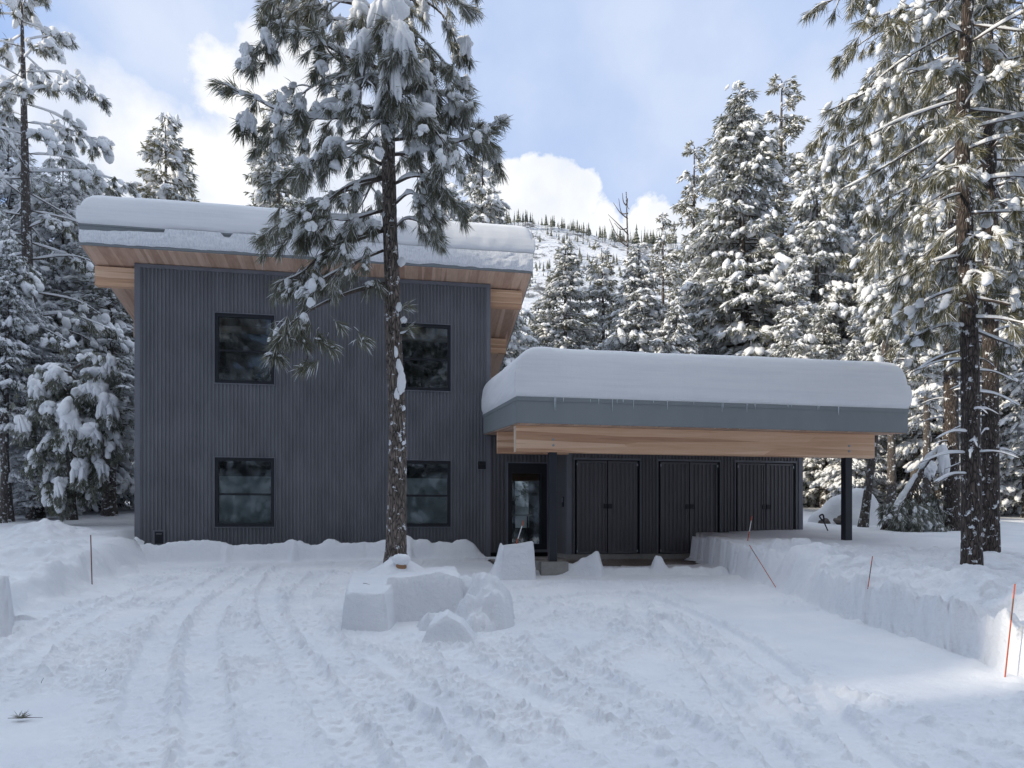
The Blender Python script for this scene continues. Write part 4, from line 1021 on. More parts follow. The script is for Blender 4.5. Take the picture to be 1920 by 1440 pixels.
# --- generic ponderosa pine
def pine_parts(root, seed, H, r0, z_first, Lmax, nl, barkm, needm, slope=-0.35, tufts=7, clump=.35, nneed=55, needle=.2, w=.005, lean=0.0, csize=.09, snow=.8, up_top=True, dead=6, sub=.42, lprof=(.65, .95, 1.0, .6, .12)):
    r = np.random.default_rng(seed)
    path = [(0, 0, -.3), (lean*.25+r.normal()*.02, r.normal()*.02, H*.25), (lean*.5+r.normal()*.04, r.normal()*.04, H*.5), (lean*.75+r.normal()*.04, r.normal()*.04, H*.75), (lean, 0, H)]
    m, P, R = trunk_mesh(path, [r0*1.12, r0, r0*.88, r0*.66, r0*.4, .012], None, 18, 90, seed, .10); m.build('trunk', barkm, root)
    c = Crown(seed)
    for j in range(nl):
        q = (j+r.uniform(0, .9))/nl; z = z_first+(H*0.985-z_first)*q
        i = np.searchsorted(P[:, 2], z); i = min(max(i, 1), len(P)-1); p = P[i]
        az = j*2.39996+r.normal()*.3
        L = Lmax*(np.interp(q, [0, .15, .5, .85, 1], lprof))*r.uniform(.72, 1.15)
        d = np.array([math.cos(az), math.sin(az), 0])
        sl0 = slope*(1-1.2*q if up_top else 1)+r.normal()*.10
        e = p+d*L+np.array([0, 0, sl0*L-.06*L*L]); mid = p+d*L*.5+np.array([0, 0, sl0*.5*L+.04*L])+r.normal(size=3)*.04*L
        c.limb_with_tufts([p, mid, e], max(.012, r0*.17*(1.1-q)), max(3, int(tufts*L/Lmax*1.2)), sub*(L/Lmax*.6+.4), .3, snow, clump, csize, 1.0)
    for j in range(dead):                                  # bare snags under the crown
        z = z_first*r.uniform(.35, 1.0); i = min(max(np.searchsorted(P[:, 2], z), 1), len(P)-1); p = P[i]; az = r.uniform(0, 6.28); L = r.uniform(.3, 1.0)
        d = np.array([math.cos(az), math.sin(az), -.1]); c.branch([p, p+d*L*.5+[0, 0, .03], p+d*L+[0, 0, -.06]], .014, .004, .9, n=8, k=5)
    c.finish(root, nneed, needle, w, needm, M['limb'], .12, .42, .25)

b = at(1822, 1082, 9.0); rA = empty('pine_tree', b, 0.4, 'big reddish-barked pine nearest the camera at the right edge of the yard', 'tree')
pine_parts(rA, 21, 11.8, .108, 3.1, 1.85, 84, M['bark_red'], M['needle_warm'], -.36, 8, .55, 56, .2, .0044, -.02, .075, 1.1, True, 16, lprof=[.42, .62, 1.0, .7, .12])
b = at(1856, 1048, 11.0); rB = empty('pine_tree', b, 1.4, 'second reddish pine at the right edge, just behind the nearest one', 'tree')
pine_parts(rB, 22, 13.5, .118, 4.2, 2.1, 70, M['bark_red'], M['needle_warm'], -.35, 8, .34, 60, .2, .005, .25, .09, .85, True, 10)
b = at(1786, 1002, 16.0); rC = empty('pine_tree', b, 2.0, 'dark straight pine trunk behind and left of the two big right-hand pines', 'tree')
pine_parts(rC, 23, 12.5, .16, 4.0, 2.2, 46, M['bark_red'], M['needle_warm'], -.3, 7, .4, 45, .22, .008, .1, .11, .9, True, 8)
b = at(68, 962, 20.0); rL = empty('pine_tree', b, 0.0, 'tall open-crowned pine rising above the left edge of the forest', 'tree')
pine_parts(rL, 24, 15.8, .17, 3.2, 2.9, 66, M['bark_far'], M['needle'], -.12, 8, .6, 40, .24, .009, -.45, .15, 1.3, True, 16, .6)

# --- fir prototypes
def fir_parts(root, seed, H=10.0, Rm=1.9, z0=.6, lev=.24, per=5, droop=.5, snow=.5, big=.25, bsz=.16, blade=.15, bw=.014, nb=6, dens=26, power=.85, barkm=None, needm=None, r0=.13, lean=0.0, ragged=.25, bsc=.85, frost=.36):
    r = np.random.default_rng(seed); needm = needm or M['needle_fir']
    m, P, R = trunk_mesh([(0, 0, -.3), (lean*.3+r.normal()*.03, r.normal()*.03, H*.35), (lean*.7, r.normal()*.03, H*.7), (lean, 0, H)], [r0*1.15, r0*.9, r0*.6, r0*.3, .01], None, 10, 40, seed, .08)
    m.build('trunk', barkm or M['bark_far'], root)
    limb = MB(); C = []; D = []; SC = []; SS = []; SD = []; BC = []; BS = []; BD = []; snowm = MB()
    z = z0
    while z < H*.985:
        q = z/H
        for j in range(per if q < .9 else 3):
            if r.random() < ragged*.45: continue
            az = r.uniform(0, 6.283); L = (Rm*(1-q)**power*r.uniform(1-ragged*1.3, 1+ragged*.5)+.10)*(.75+.25*min(1, q*4))
            i = min(max(np.searchsorted(P[:, 2], z+r.uniform(-.1, .1)), 1), len(P)-1); p = P[i]+np.array([0, 0, r.uniform(-.5, .5)*lev])
            d = np.array([math.cos(az), math.sin(az), 0]); sd = np.array([-d[1], d[0], 0])
            e0 = .45*q-.12-.25*droop*(1-q)
            n = max(5, int(L*7)); t = np.linspace(0, 1, n)
            Pth = p+d*(L*t)[:, None]+np.array([0, 0, 1.0])*(e0*L*t-droop*.42*L*t**2+.08*L*t**3)[:, None]
            v, f = tube(Pth, np.linspace(.018*(1.2-q)+.004, .004, n), 4); limb.add(v, f, 0)
            ns = max(5, int(L*dens)); s = r.uniform(.12, 1, ns)**.8; uu_ = r.uniform(-1, 1, ns)
            wd = (.34*L*np.sin(np.pi*np.clip(s*.92+.08, 0, 1))**.7+.05)
            c = np.stack([np.interp(s, t, Pth[:, k]) for k in range(3)], -1)+sd*(uu_*wd)[:, None]+d*(np.abs(uu_)*wd*.5)[:, None]+np.array([0, 0, -1.0])*((uu_**2)*wd*.75*droop)[:, None]
            C.append(c); dd = nrm(d*.7+sd*(np.sign(uu_)*.8*np.abs(uu_)**.5)[:, None]+np.array([0, 0, -.25-.55*droop])+r.normal(size=(ns, 3))*.2); D.append(dd)
            k = r.random(ns) < snow
            if k.any():
                z_ = r.uniform(.35, 1.25, k.sum())**1.3*(.050+.034*L)*bsc
                SC.append(c[k]+np.array([0, 0, .025])); SS.append(np.stack([z_*r.uniform(1.0, 2.4, k.sum()), z_*r.uniform(.6, 1.0, k.sum()), z_*r.uniform(.45, .85, k.sum())], -1)); SD.append(nrm(dd[k]+np.array([0, 0, -.25])))
            # snow along the bough
            rad = (np.clip(r.uniform(-.3, 1.1, n), 0.05, 1)*(.018+.014*L))*np.where((t > .05) & (t < .97), 1, .1)
            if r.random() < .35+.6*snow:
                v, f = tube(Pth+np.array([0, 0, .02])+np.array([0, 0, .5])*rad[:, None], rad, 5); snowm.add(v, f)
            if r.random() < big:
                q2 = r.uniform(.55, 1.0); bs_ = bsz*r.uniform(.6, 1.25)*(.5+.5*min(1, L))
                BC.append(np.array([np.interp(q2, t, Pth[:, k]) for k in range(3)])+[0, 0, -.1*bs_]); BS.append([bs_*r.uniform(.8, 1.6), bs_*r.uniform(.45, .75), bs_*r.uniform(.4, .65)]); BD.append(nrm(d*.45+np.array([0, 0, -1.0])+r.normal(size=3)*.25))
                for _ in range(2): BC.append(BC[-1]+r.normal(size=3)*bs_*.45+[0, 0, -.3*bs_]); BS.append([bs_*r.uniform(.5, .9), bs_*r.uniform(.25, .45), bs_*r.uniform(.25, .4)]); BD.append(nrm(d*.4+np.array([0, 0, -1.0])+r.normal(size=3)*.3))
        z += lev*r.uniform(.7, 1.3)*(1.15-.5*q)
    C = np.concatenate(C); D = np.concatenate(D)
    v, f = needles(C, D, nb+1, blade, .48, bw, .04, .15, r); frosted(limb, snowm, v, f, frost, r)
    limb.build('crown', [M['limb'], needm], root)
    if SC: v, f = clumps(np.concatenate(SC), np.concatenate(SS), 2, .2, 0, seed, dirs=np.concatenate(SD)); snowm.add(v, f)
    if BC: v, f = clumps(BC, BS, 2, .16, 0, seed+5, dirs=BD); snowm.add(v, f)
    tag(snowm.build('snow_load', M['snow_tree'], root), kind='stuff')

PROTO = {}
def proto(key, fn):
    root = empty('tree', (0, 0, -500)); fn(root); PROTO[key] = [root, 10.0, False]
proto('dense', lambda o: fir_parts(o, 101, 10, 2.0, .5, .21, 6, .75, .46, .14, .16, .17, .016, 6, 30, .8))
proto('mid', lambda o: fir_parts(o, 102, 10, 1.75, .8, .24, 5, .55, .56, .22, .18, .16, .016, 6, 28, .9))
proto('spire', lambda o: fir_parts(o, 103, 10, 1.25, 1.2, .27, 4, .35, .36, .12, .15, .14, .015, 6, 24, .75, needm=M['needle_warm'], ragged=.4))
proto('laden', lambda o: fir_parts(o, 104, 10, 1.9, .6, .24, 5, .8, .62, .34, .23, .16, .016, 6, 28, .75))
proto('olive', lambda o: fir_parts(o, 105, 10, 1.8, .9, .26, 5, .5, .44, .26, .21, .17, .017, 6, 26, .8, needm=M['needle_warm'], ragged=.35))
proto('pole', lambda o: fir_parts(o, 106, 10, 1.5, 3.4, .26, 5, .45, .80, .25, .19, .16, .016, 6, 26, .7, r0=.12, ragged=.4))
proto('lace', lambda o: fir_parts(o, 107, 10, 2.0, .7, .25, 7, .38, .92, .22, .17, .13, .011, 4, 30, .6, r0=.10, ragged=.35, bsc=.70, frost=.55))
SEEN = {}
def copy_tree(src, name):
    o = src.copy(); o.name = name; COL.objects.link(o)
    for ch in src.children:
        c = ch.copy(); COL.objects.link(c); c.parent = o
    return o
def put(kind, x, ytop, Y, label, group=None, wide=1.0, rot=None, name='fir_tree', lean=(0, 0), ybase=None):
    X = (x-CX)*Y/F; zb = float(nat_z(np.array(X), np.array(Y)))-.03
    h = (HY-ytop)*Y/F-zb; s = h/10.0
    root, _, used = PROTO[kind]
    if not used:
        o = root; PROTO[kind][2] = True; o.name = name
    else:
        o = copy_tree(root, name)
    o.location = (X, Y, zb); o.scale = (s*wide, s*wide, s); o.rotation_euler = (lean[0], lean[1], rng.uniform(0, 6.28) if rot is None else rot)
    tag(o, label, 'tree', group)
    return o
G1 = 'snowy firs behind the house'; G2 = 'trees of the right-hand forest'; G3 = 'trees of the left-hand forest'
put('olive', 310, 222, 30, 'lone bushy fir rising above the left half of the upper roof', G1, 1.25)
put('mid', 520, 168, 29, 'pointed fir behind the roof, left of the middle pine and half hidden by it', G1, 1.1)
put('laden', 905, 300, 27, 'round-topped white fir behind the right end of the upper roof', G1, 1.2)
put('laden', 838, 345, 31, 'snowy fir behind the roof just right of the middle pine trunk', G1, 1.1)
put('mid', 962, 600, 30, 'small white fir beside the right eave of the upper roof', G1, 1.25)
put('mid', 1010, 560, 34, 'pale slender fir behind the carport, next to the small one by the eave', G1, 1.2)
put('mid', 1060, 452, 31, 'pointed pale fir standing against the snowy mountain', G1, 1.45)
put('olive', 1128, 465, 33, 'open olive fir just left of the dead snag, behind the carport', G1, 1.35)
put('laden', 1198, 462, 28, 'broad fir with large white snow clumps above the middle of the carport roof', G1, 1.4)
put('spire', 1243, 408, 38, 'thin olive fir between the snag and the taller right-hand firs', G1, 1.2)
put('spire', 1302, 275, 40, 'narrow sunlit fir left of the big dark fir', G2, 1.3)
put('dense', 1392, 165, 30, 'big dark dense fir, the widest above the carport roof', G2, 1.25)
put('spire', 1466, 152, 34, 'tall thin spire-topped fir touching the big dark fir on its right', G2, 1.35)
put('laden', 1532, 290, 28, 'fir with white lumps on its crown, third from the big dark fir', G2, 1.05)
put('dense', 1580, 305, 33, 'dark fir in the gap left of the near right-hand pine', G2, 1.05)
put('olive', 1645, 375, 27, 'olive fir behind the long boughs of the near right-hand pine', G2, 1.15)
put('mid', 1700, 300, 31, 'tall fir behind the near right-hand pine, left of its trunk', G2, 1.2)
put('spire', 1765, 60, 36, 'tall sunlit fir rising behind the near right-hand pine trunk', G2, 1.3)
put('olive', 1905, 40, 28, 'tall olive fir at the right edge of the photo behind the pines', G2, 1.2)
put('laden', 1870, 330, 24, 'snow-lumped fir between the two right-hand pine trunks', G2, 1.1)
put('pole', 1490, 480, 24, 'slim bare-stemmed tree behind the carport, left of the right post', G2, 1.2)
put('pole', 1672, 420, 21, 'grey bare-stemmed tree right of the leaning trunk', G2, 1.2)
put('pole', 1716, 350, 22, 'straight bare-stemmed tree just right of the carport fascia', G2, 1.1)
put('pole', 1737, 380, 19, 'dark straight stem in front of the other bare stems right of the carport', G2, 1.0)
put('laden', 1600, 640, 23, 'white young fir behind the snow covered boulder', G2, 1.25)
put('laden', 1700, 700, 24, 'white young fir behind the fallen tree', G2, 1.3)
put('mid', 1545, 560, 26, 'mid height fir seen over the right part of the carport roof', G2, 1.3)
put('mid', 1775, 560, 25, 'mid height fir left of the dark straight pine trunk', G2, 1.3)
put('lace', 1830, 620, 27, 'lacy frosted tree between the right-hand pine trunks, low down', G2, 1.3)
put('lace', 1900, 640, 26, 'lacy frosted tree at the right edge, low down', G2, 1.3)
put('dense', 1430, 500, 36, 'shadowed fir behind the big dark fir', G2, 1.2)
put('olive', 1340, 520, 35, 'olive fir showing low between the narrow fir and the big dark one', G2, 1.2)
put('laden', 1268, 560, 27, 'small white clumped fir above the carport snow, left of the big dark fir', G2, 1.2)
put('lace', 1650, 520, 25, 'frosted twiggy tree behind the bare stems right of the carport', G2, 1.3)
put('pole', 1620, 430, 28, 'thin frosted stem rising behind the right end of the carport snow', G2, 1.2)
put('laden', 1760, 470, 22, 'white-lumped fir left of the nearest big pine trunk, at half its height', G2, 1.15)
put('lace', 1720, 560, 29, 'dense frosted tree in the gap between bare stems and the big pine', G2, 1.4)
put('lace', 1860, 480, 22, 'frosted tree filling the space between the two big right-hand trunks', G2, 1.15)
put('laden', 1925, 430, 21, 'snow-lumped fir cut off by the right edge of the photo', G2, 1.1)
put('lace', 1580, 500, 30, 'pale lacy tree above the right third of the carport snow', G2, 1.2)
put('lace', 1500, 420, 32, 'pale lacy tree between the spire-topped fir and the lumpy one', G2, 1.1)
# left forest
put('laden', 182, 345, 25, 'snowy fir crown just left of the upper roof corner', G3, 1.2)
put('lace', 118, 300, 23, 'frosted lacy tree right of the tall open pine', G3, 1.2)
put('lace', 15, 240, 24, 'frosted tree at the left edge of the photo', G3, 1.25)
put('mid', 75, 380, 28, 'snowy fir behind the tall open pine', G3, 1.25)
put('pole', 205, 440, 22, 'twiggy white tree close beside the house wall', G3, 1.9)
put('pole', 222, 520, 27, 'thin stem seen beside the house wall behind the young laden fir', G3, 1.1)
put('olive', 150, 640, 36, 'sunlit distant fir showing between the left-hand trunks', G3, 1.4)
put('olive', 40, 620, 34, 'sunlit distant fir low at the left edge', G3, 1.4)
put('olive', 230, 700, 38, 'sunlit distant bushy fir beside the house corner', G3, 1.5)
put('lace', 60, 560, 19, 'white twiggy young tree under the tall open pine', G3, 1.3)
put('pole', 18, 330, 18, 'slightly leaning dark stem at the far left', G3, .9, lean=(0, .05))
put('pole', 5, 420, 17.5, 'second dark stem at the far left edge', G3, .9, lean=(0, .02))
put('mid', -110, 260, 22, 'snowy fir cut off by the left edge of the photo', G3, 1.25)
put('laden', -260, 200, 26, 'snowy fir standing just outside the left edge of the photo', G3, 1.3)
put('lace', -420, 220, 24, 'frosted tree standing well outside the left edge of the photo', G3, 1.3)
# distant rows closing the forest
ROW = [(-60, 560, 40), (95, 600, 44), (190, 620, 46), (260, 640, 45), (1480, 560, 48), (1560, 520, 46), (1640, 500, 44), (1720, 480, 47), (1800, 500, 45), (1880, 470, 43), (1950, 480, 42), (1400, 580, 47), (1310, 590, 48)]
for k, (x, y, Y) in enumerate(ROW):
    side = 'left' if x < 900 else 'right'
    put(('dense', 'mid', 'laden')[k % 3], x, y, Y, 'distant snowy fir deep in the %s-hand forest' % side, 'distant firs deep in the %s-hand forest' % side, 1.5)
# forest across the road, mirrored in the windows
for k, (X, Y, h, kd) in enumerate([(-12, -7, 19, 'dense'), (-7.5, -10, 22, 'laden'), (-3.2, -7.5, 20, 'mid'), (1.5, -10, 23, 'dense'), (5.5, -8, 20, 'laden'), (10, -9, 21, 'mid'), (15, -7, 19, 'dense')]):
    o = put(kd, 960, 500, 30, 'snowy fir on the near side of the yard, seen only mirrored in the windows', 'firs mirrored in the windows', 1.3)
    o.location = (X, Y, -1.9); o.scale = (h/10, h/10, h/10)
print('trees done')

# --- young fir bowed under snow, left of the house
b = at(135, 966, 17.0); ry = empty('young_fir', b, 0, 'young fir bowed under heavy smooth snow left of the house', 'tree')
def bowed():
    c = Crown(301); w = lambda x, y, dY=0.0: at(x, y, 17.0+dY)-b
    m, P, R = trunk_mesh([w(135, 975), w(132, 880), w(128, 780), w(140, 690), w(165, 672)], [.10, .08, .06, .03, .01], None, 10, 40, 5); m.build('trunk', M['bark_far'], root := ry)
    r = c.r; C = []; D = []
    boughs = [((140, 690), (180, 670), (205, 700)), ((135, 700), (90, 690), (62, 740)), ((130, 740), (185, 745), (222, 800)), ((128, 750), (70, 775), (36, 820)), ((130, 790), (190, 800), (215, 860)), ((130, 800), (90, 830), (55, 880)), ((130, 770), (125, 765), (118, 850)), ((132, 830), (170, 840), (185, 915)), ((132, 860), (100, 880), (92, 940)), ((132, 850), (150, 860), (160, 930)), ((130, 740), (110, 720), (95, 760)), ((130, 700), (150, 720), (165, 760)), ((132, 900), (118, 905), (112, 955))]
    for k, bo in enumerate(boughs):
        dz = r.uniform(-.5, .3); pts = [w(bo[0][0], bo[0][1], 0), w(bo[1][0], bo[1][1], dz*.6), w(bo[2][0], bo[2][1], dz)]
        Pb = c.branch(pts, .025, .006, 1.3, n=12)
        for q in np.linspace(.25, 1, 26):
            p = np.array([np.interp(q, np.linspace(0, 1, 12), Pb[:, i]) for i in range(3)])
            for _ in range(3):
                C.append(p+r.normal(size=3)*[.13, .13, .10]-[0, 0, .08]); D.append(nrm(np.array([r.normal()*.5, r.normal()*.5, -1.0])))
            if r.random() < .7:
                z = r.uniform(.04, .10); hd = nrm(Pb[min(11, int(q*11)+1)]-Pb[max(0, int(q*11)-1)]+np.array([0, -.15, -.25])); c.put_snow(p+np.array([r.normal()*.07, r.normal()*.07-.06, .03]), [z*r.uniform(1.2, 2.2), z, z*.7], hd)
    v, f = needles(np.array(C), np.array(D), 12, .17, .45, .013, .05, .3, r); c.limb.add(v, f, 1, False)
    for x, y, ww, hh, dz in ((126, 790, 46, 95, -.7), (175, 735, 60, 50, -.3), (205, 770, 40, 70, -.4), (182, 700, 50, 40, -.2), (105, 705, 40, 50, -.4), (72, 735, 34, 50, -.3), (172, 815, 40, 70, -.6), (45, 800, 34, 60, -.2), (208, 690, 26, 60, -.2), (190, 880, 26, 50, -.4), (112, 920, 26, 60, -.6), (150, 885, 34, 60, -.6), (90, 770, 36, 40, -.5), (215, 830, 24, 50, -.2)):
        s = 17.0/F; c.drape(w(x, y, dz), ww*.5*s, ww*.38*s, hh*.5*s); c.hang.append((w(x, y, dz), [ww*.5*s, ww*.42*s, hh*.5*s]))
    c.ssub = 3; c.finish(ry, 26, .15, .010, M['needle_fir'], M['limb'])
bowed()

# --- fallen pine, leaning trunk, boulder
b = at(1655, 1003, 16.0); rf = empty('fallen_tree', b, 0, 'broken snow-capped trunk leaning over a heap of drooping pine boughs, right of the carport', 'tree')
def fallen():
    w = lambda x, y, dY=0.0: at(x, y, 16.0+dY)-b
    m, P, R = trunk_mesh([w(1648, 1010), w(1672, 975), w(1705, 925), w(1735, 880), w(1764, 845)], [.075, .07, .065, .055, .045], None, 12, 50, 9, .12); m.build('trunk', M['bark'], rf)
    c = Crown(311); r = c.r
    Q = spline([w(1662, 985), w(1690, 938), w(1718, 893), w(1745, 856), w(1764, 840)], 40)
    rad = .085*np.clip(.75+.5*fbm(np.arange(40)*.35, np.zeros(40), 2, 5), .3, 1.2); rad[0] = rad[-1] = .02; rad[24:27] *= .25
    Q[:, 2] += .05; v, f = tube(Q, rad, 9); c.snow.add(v, f)
    for k in range(26):
        q = r.uniform(.15, .75); p = np.array([np.interp(q, np.linspace(0, 1, 50), P[:, i]) for i in range(3)])
        e = w(r.uniform(1672, 1768), r.uniform(965, 1010), r.uniform(-.9, .3)); mid = (p+e)/2+np.array([.05, 0, .18])
        c.limb_with_tufts([p, mid, e], .014, 7, .25, .3, .6, .25, .07, 1.2, .8)
    for k in range(5):
        p = w(1680, 960); e = w(r.uniform(1650, 1672), r.uniform(945, 985), r.uniform(-.4, .2)); c.limb_with_tufts([p, (p+e)/2+np.array([0, 0, .08]), e], .012, 4, .2, .4, .7, .3, .06, 1.0, .8)
    for x, y, ww, hh in ((1700, 985, 34, 24), (1690, 950, 26, 18), (1770, 860, 20, 50), (1745, 880, 20, 30)):
        s = 16/F; c.big.append(w(x, y, -.2)); c.bigs.append([ww*.5*s, .1, hh*.5*s])
    c.finish(rf, 40, .2, .007, M['needle_fir'], M['limb'], .12, .45, .5)
fallen()
b = at(1618, 990, 17.0); rl = empty('leaning_trunk', b, 0, 'bare snow-flecked trunk leaning to the right beside the carport post', 'tree')
w_ = lambda x, y: at(x, y, 17.0)-b
m_, P_, R_ = trunk_mesh([w_(1617, 996), w_(1626, 930), w_(1634, 870), w_(1644, 780), w_(1660, 640), w_(1672, 520)], [.10, .09, .085, .08, .06, .03], None, 12, 60, 12, .1); m_.build('trunk', M['bark_far'], rl)
c = Crown(320)
for k in range(12):
    q = c.r.uniform(.45, 1); p = np.array([np.interp(q, np.linspace(0, 1, 60), P_[:, i]) for i in range(3)]); az = c.r.uniform(0, 6.28); L = c.r.uniform(.5, 1.1)
    d = np.array([math.cos(az), math.sin(az), -.2]); c.limb_with_tufts([p, p+d*L*.5+[0, 0, .05], p+d*L], .015, 4, .35, .4, .9, .5, .12)
c.finish(rl, 30, .22, .009, M['needle'], M['limb'])
b = at(1580, 1003, 18.5); rb = empty('boulder', b, 0, 'large boulder under a smooth dome of snow between the storage wall and the right post', 'boulder')
v0, f0 = ICO[4]
sn = v0.copy(); sn *= (1+.10*np.sin(v0[:, 0:1]*3+1)+.06*np.sin(v0[:, 1:2]*5+v0[:, 2:3]*4)+.03*np.sin(v0[:, 0:1]*9+v0[:, 2:3]*7)); sn = sn*np.array([1.05, .9, 1.12])
sn[:, 0] += .12*sn[:, 2]
m_ = MB(); m_.add(sn, f0); m_.build('snow_cap', M['snow'], rb)
for pc, ps in (((-.78, -.52, .22), (.22, .18, .2)), ((-.42, -.76, .38), (.17, .16, .14)), ((.05, -.82, .30), (.05, .08, .05))):
    m_ = MB(); rk, rf_ = clumps([pc], [ps], 3, .2, 0, 77); m_.add(rk, rf_); m_.build('rock', M['rock'], rb)

# shovel stuck in the snow
p0 = at(1561, 1016, 15.2); p1 = at(1543, 974, 15.2)
sh = empty('snow_shovel', p0, 0, 'black D-handled shovel stuck upright in the snow left of the right carport post', 'shovel')
d_ = p1-p0; m_ = MB(); v, f = tube([d_*-.25, d_*.5, d_], [.014, .014, .014], 10); m_.add(v, f); m_.build('shaft', M['post'], sh)
s1 = nrm(np.cross(d_, [0, 1.0, 0])); dn = nrm(d_)
ring = [d_-dn*.05, d_+s1*.030+dn*.02, d_+s1*.036+dn*.10, d_-s1*.036+dn*.10, d_-s1*.030+dn*.02, d_-dn*.05]
m_ = MB(); v, f = tube(spline(ring, 26), np.full(26, .018), 8); m_.add(v, f); m_.build('grip', M['black'], sh)
# rear blade under the snow surface is hidden; only the handle shows

# stump by the middle pine
b = at(752, 1070, 9.02); st = empty('tree_stump', b, 0, 'short sawn wooden stub capped with snow at the foot of the middle pine', 'stump')
m_ = MB(); v, f = tube([(0, 0, -.25), (0, 0, .0), (.004, 0, .115)], [.075, .072, .068], 16); v += .004*np.sin(v[:, [1, 2, 0]]*120); m_.add(v, f); m_.build('wood', M['stump'], st)
m_ = MB(); v, f = clumps([(0, 0.01, .14)], [(.12, .12, .075)], 3, .1, 0, 5); m_.add(v, f); m_.build('snow_cap', M['snow_tree'], st)

# ------------------------------------------------------------------ driveway stakes
def on_bank(x, y):
    Ys = np.linspace(4, 14, 1500); X = (x-CX)*Ys/F; z = (HY-y)*Ys/F
    s_ = np.maximum(right_bank(X, Ys), ground_z(X, Ys)[0]); k = np.argmax(z <= s_); return float(Ys[k])
def stake(x0, y0, x1, y1, Y, label, bands, dY=0.0, r=.0055):
    a = at(x0, y0, Y); b_ = at(x1, y1, Y+dY); root = empty('driveway_stake', a, 0, label, 'stake', 'driveway marker stakes')
    d = b_-a; t0 = -.12
    for (q, mat, nm) in bands:
        m = MB(); v, f = tube([d*t0, d*((t0+q)/2), d*q], [r, r, r], 8); m.add(v, f, 0); 
        if q >= 1: m.add(v[-8:], [list(range(8))], 0, False)
        m.build(nm, M[mat], root); t0 = q
stake(173, 1108, 170, 1003, 10.4, 'weathered brown stake in front of the left snow bank', [(.85, 'rust', 'rod'), (1.0, 'rust', 'tip')], r=.008)
stake(967, 1023, 982, 976, 11.7, 'orange and white stake on the snow block before the entry door', [(.28, 'orange', 'rod'), (.78, 'reflect_white', 'band'), (1.0, 'orange', 'tip')], r=.008)
stake(1402, 1014, 1410, 968, on_bank(1402, 1014), 'orange and white stake in front of the right-hand storage doors', [(.38, 'orange', 'rod'), (.82, 'reflect_white', 'band'), (1.0, 'orange', 'tip')], r=.009)
stake(1450, 1094, 1405, 1022, on_bank(1450, 1094)-.12, 'thin red stake tilted far to the left on the right bank', [(.7, 'orange', 'rod'), (.88, 'rust', 'band'), (1.0, 'orange', 'tip')], r=.0055)
stake(1628, 1098, 1636, 1043, on_bank(1628, 1098), 'short orange stake on top of the right snow bank', [(.25, 'orange', 'rod'), (.72, 'rust', 'band'), (1.0, 'orange', 'tip')], r=.005)
stake(1884, 1273, 1903, 1095, 5.62, 'tall orange stake nearest the camera at the right edge of the photo', [(.62, 'orange', 'rod'), (.85, 'rust', 'band'), (1.0, 'orange', 'tip')], r=.0055)

# ------------------------------------------------------------------ debris on the snow
p = gp(40, 1352); z = float(drive_z(p[1])); sp_ = empty('pine_sprig', (p[0], p[1], z+.015), 0, 'small broken sprig of pine needles lying on the snow at lower left', 'sprig')
m_ = MB(); v, f = needles(np.array([[0, 0, .0], [.01, 0, .0]]), np.array([[.5, .3, .35], [-.6, .2, .25]]), 26, .085, .5, .0022, .03, 0); v[:, 2] = np.abs(v[:, 2]); m_.add(v, f, 0, False); m_.build('needles', M['needle'], sp_)
m_ = MB(); v, f = tube([(-.09, 0, .004), (0, 0, .008), (.13, .02, .004)], [.002, .003, .0015], 5); m_.add(v, f); m_.build('twig', M['limb'], sp_)
for (x, y, dx, dz, lab) in ((75, 1285, .03, .03, 'tiny dark twig upright in the snow near the left edge'), (196, 1262, .02, .02, 'tiny dark twig in the smooth snow right of the left track')):
    p = gp(x, y); o = empty('twig', (p[0], p[1], float(drive_z(p[1]))), 0, lab, 'twig'); m_ = MB()
    v, f = tube([(0, 0, -.02), (dx*.4, 0, dz), (dx, 0, dz*2)], [.002, .002, .001], 5); m_.add(v, f); m_.build('stem', M['limb'], o)
a = at(681, 1097, 7.75); o = empty('twig', a, 0, 'thin twig lying on the square-cut snow by the middle pine', 'twig'); m_ = MB(); v, f = tube([(0, 0, .02), (.04, -.03, .02), (.085, -.07, .012)], [.003, .003, .0015], 5); m_.add(v, f); m_.build('stem', M['limb'], o)

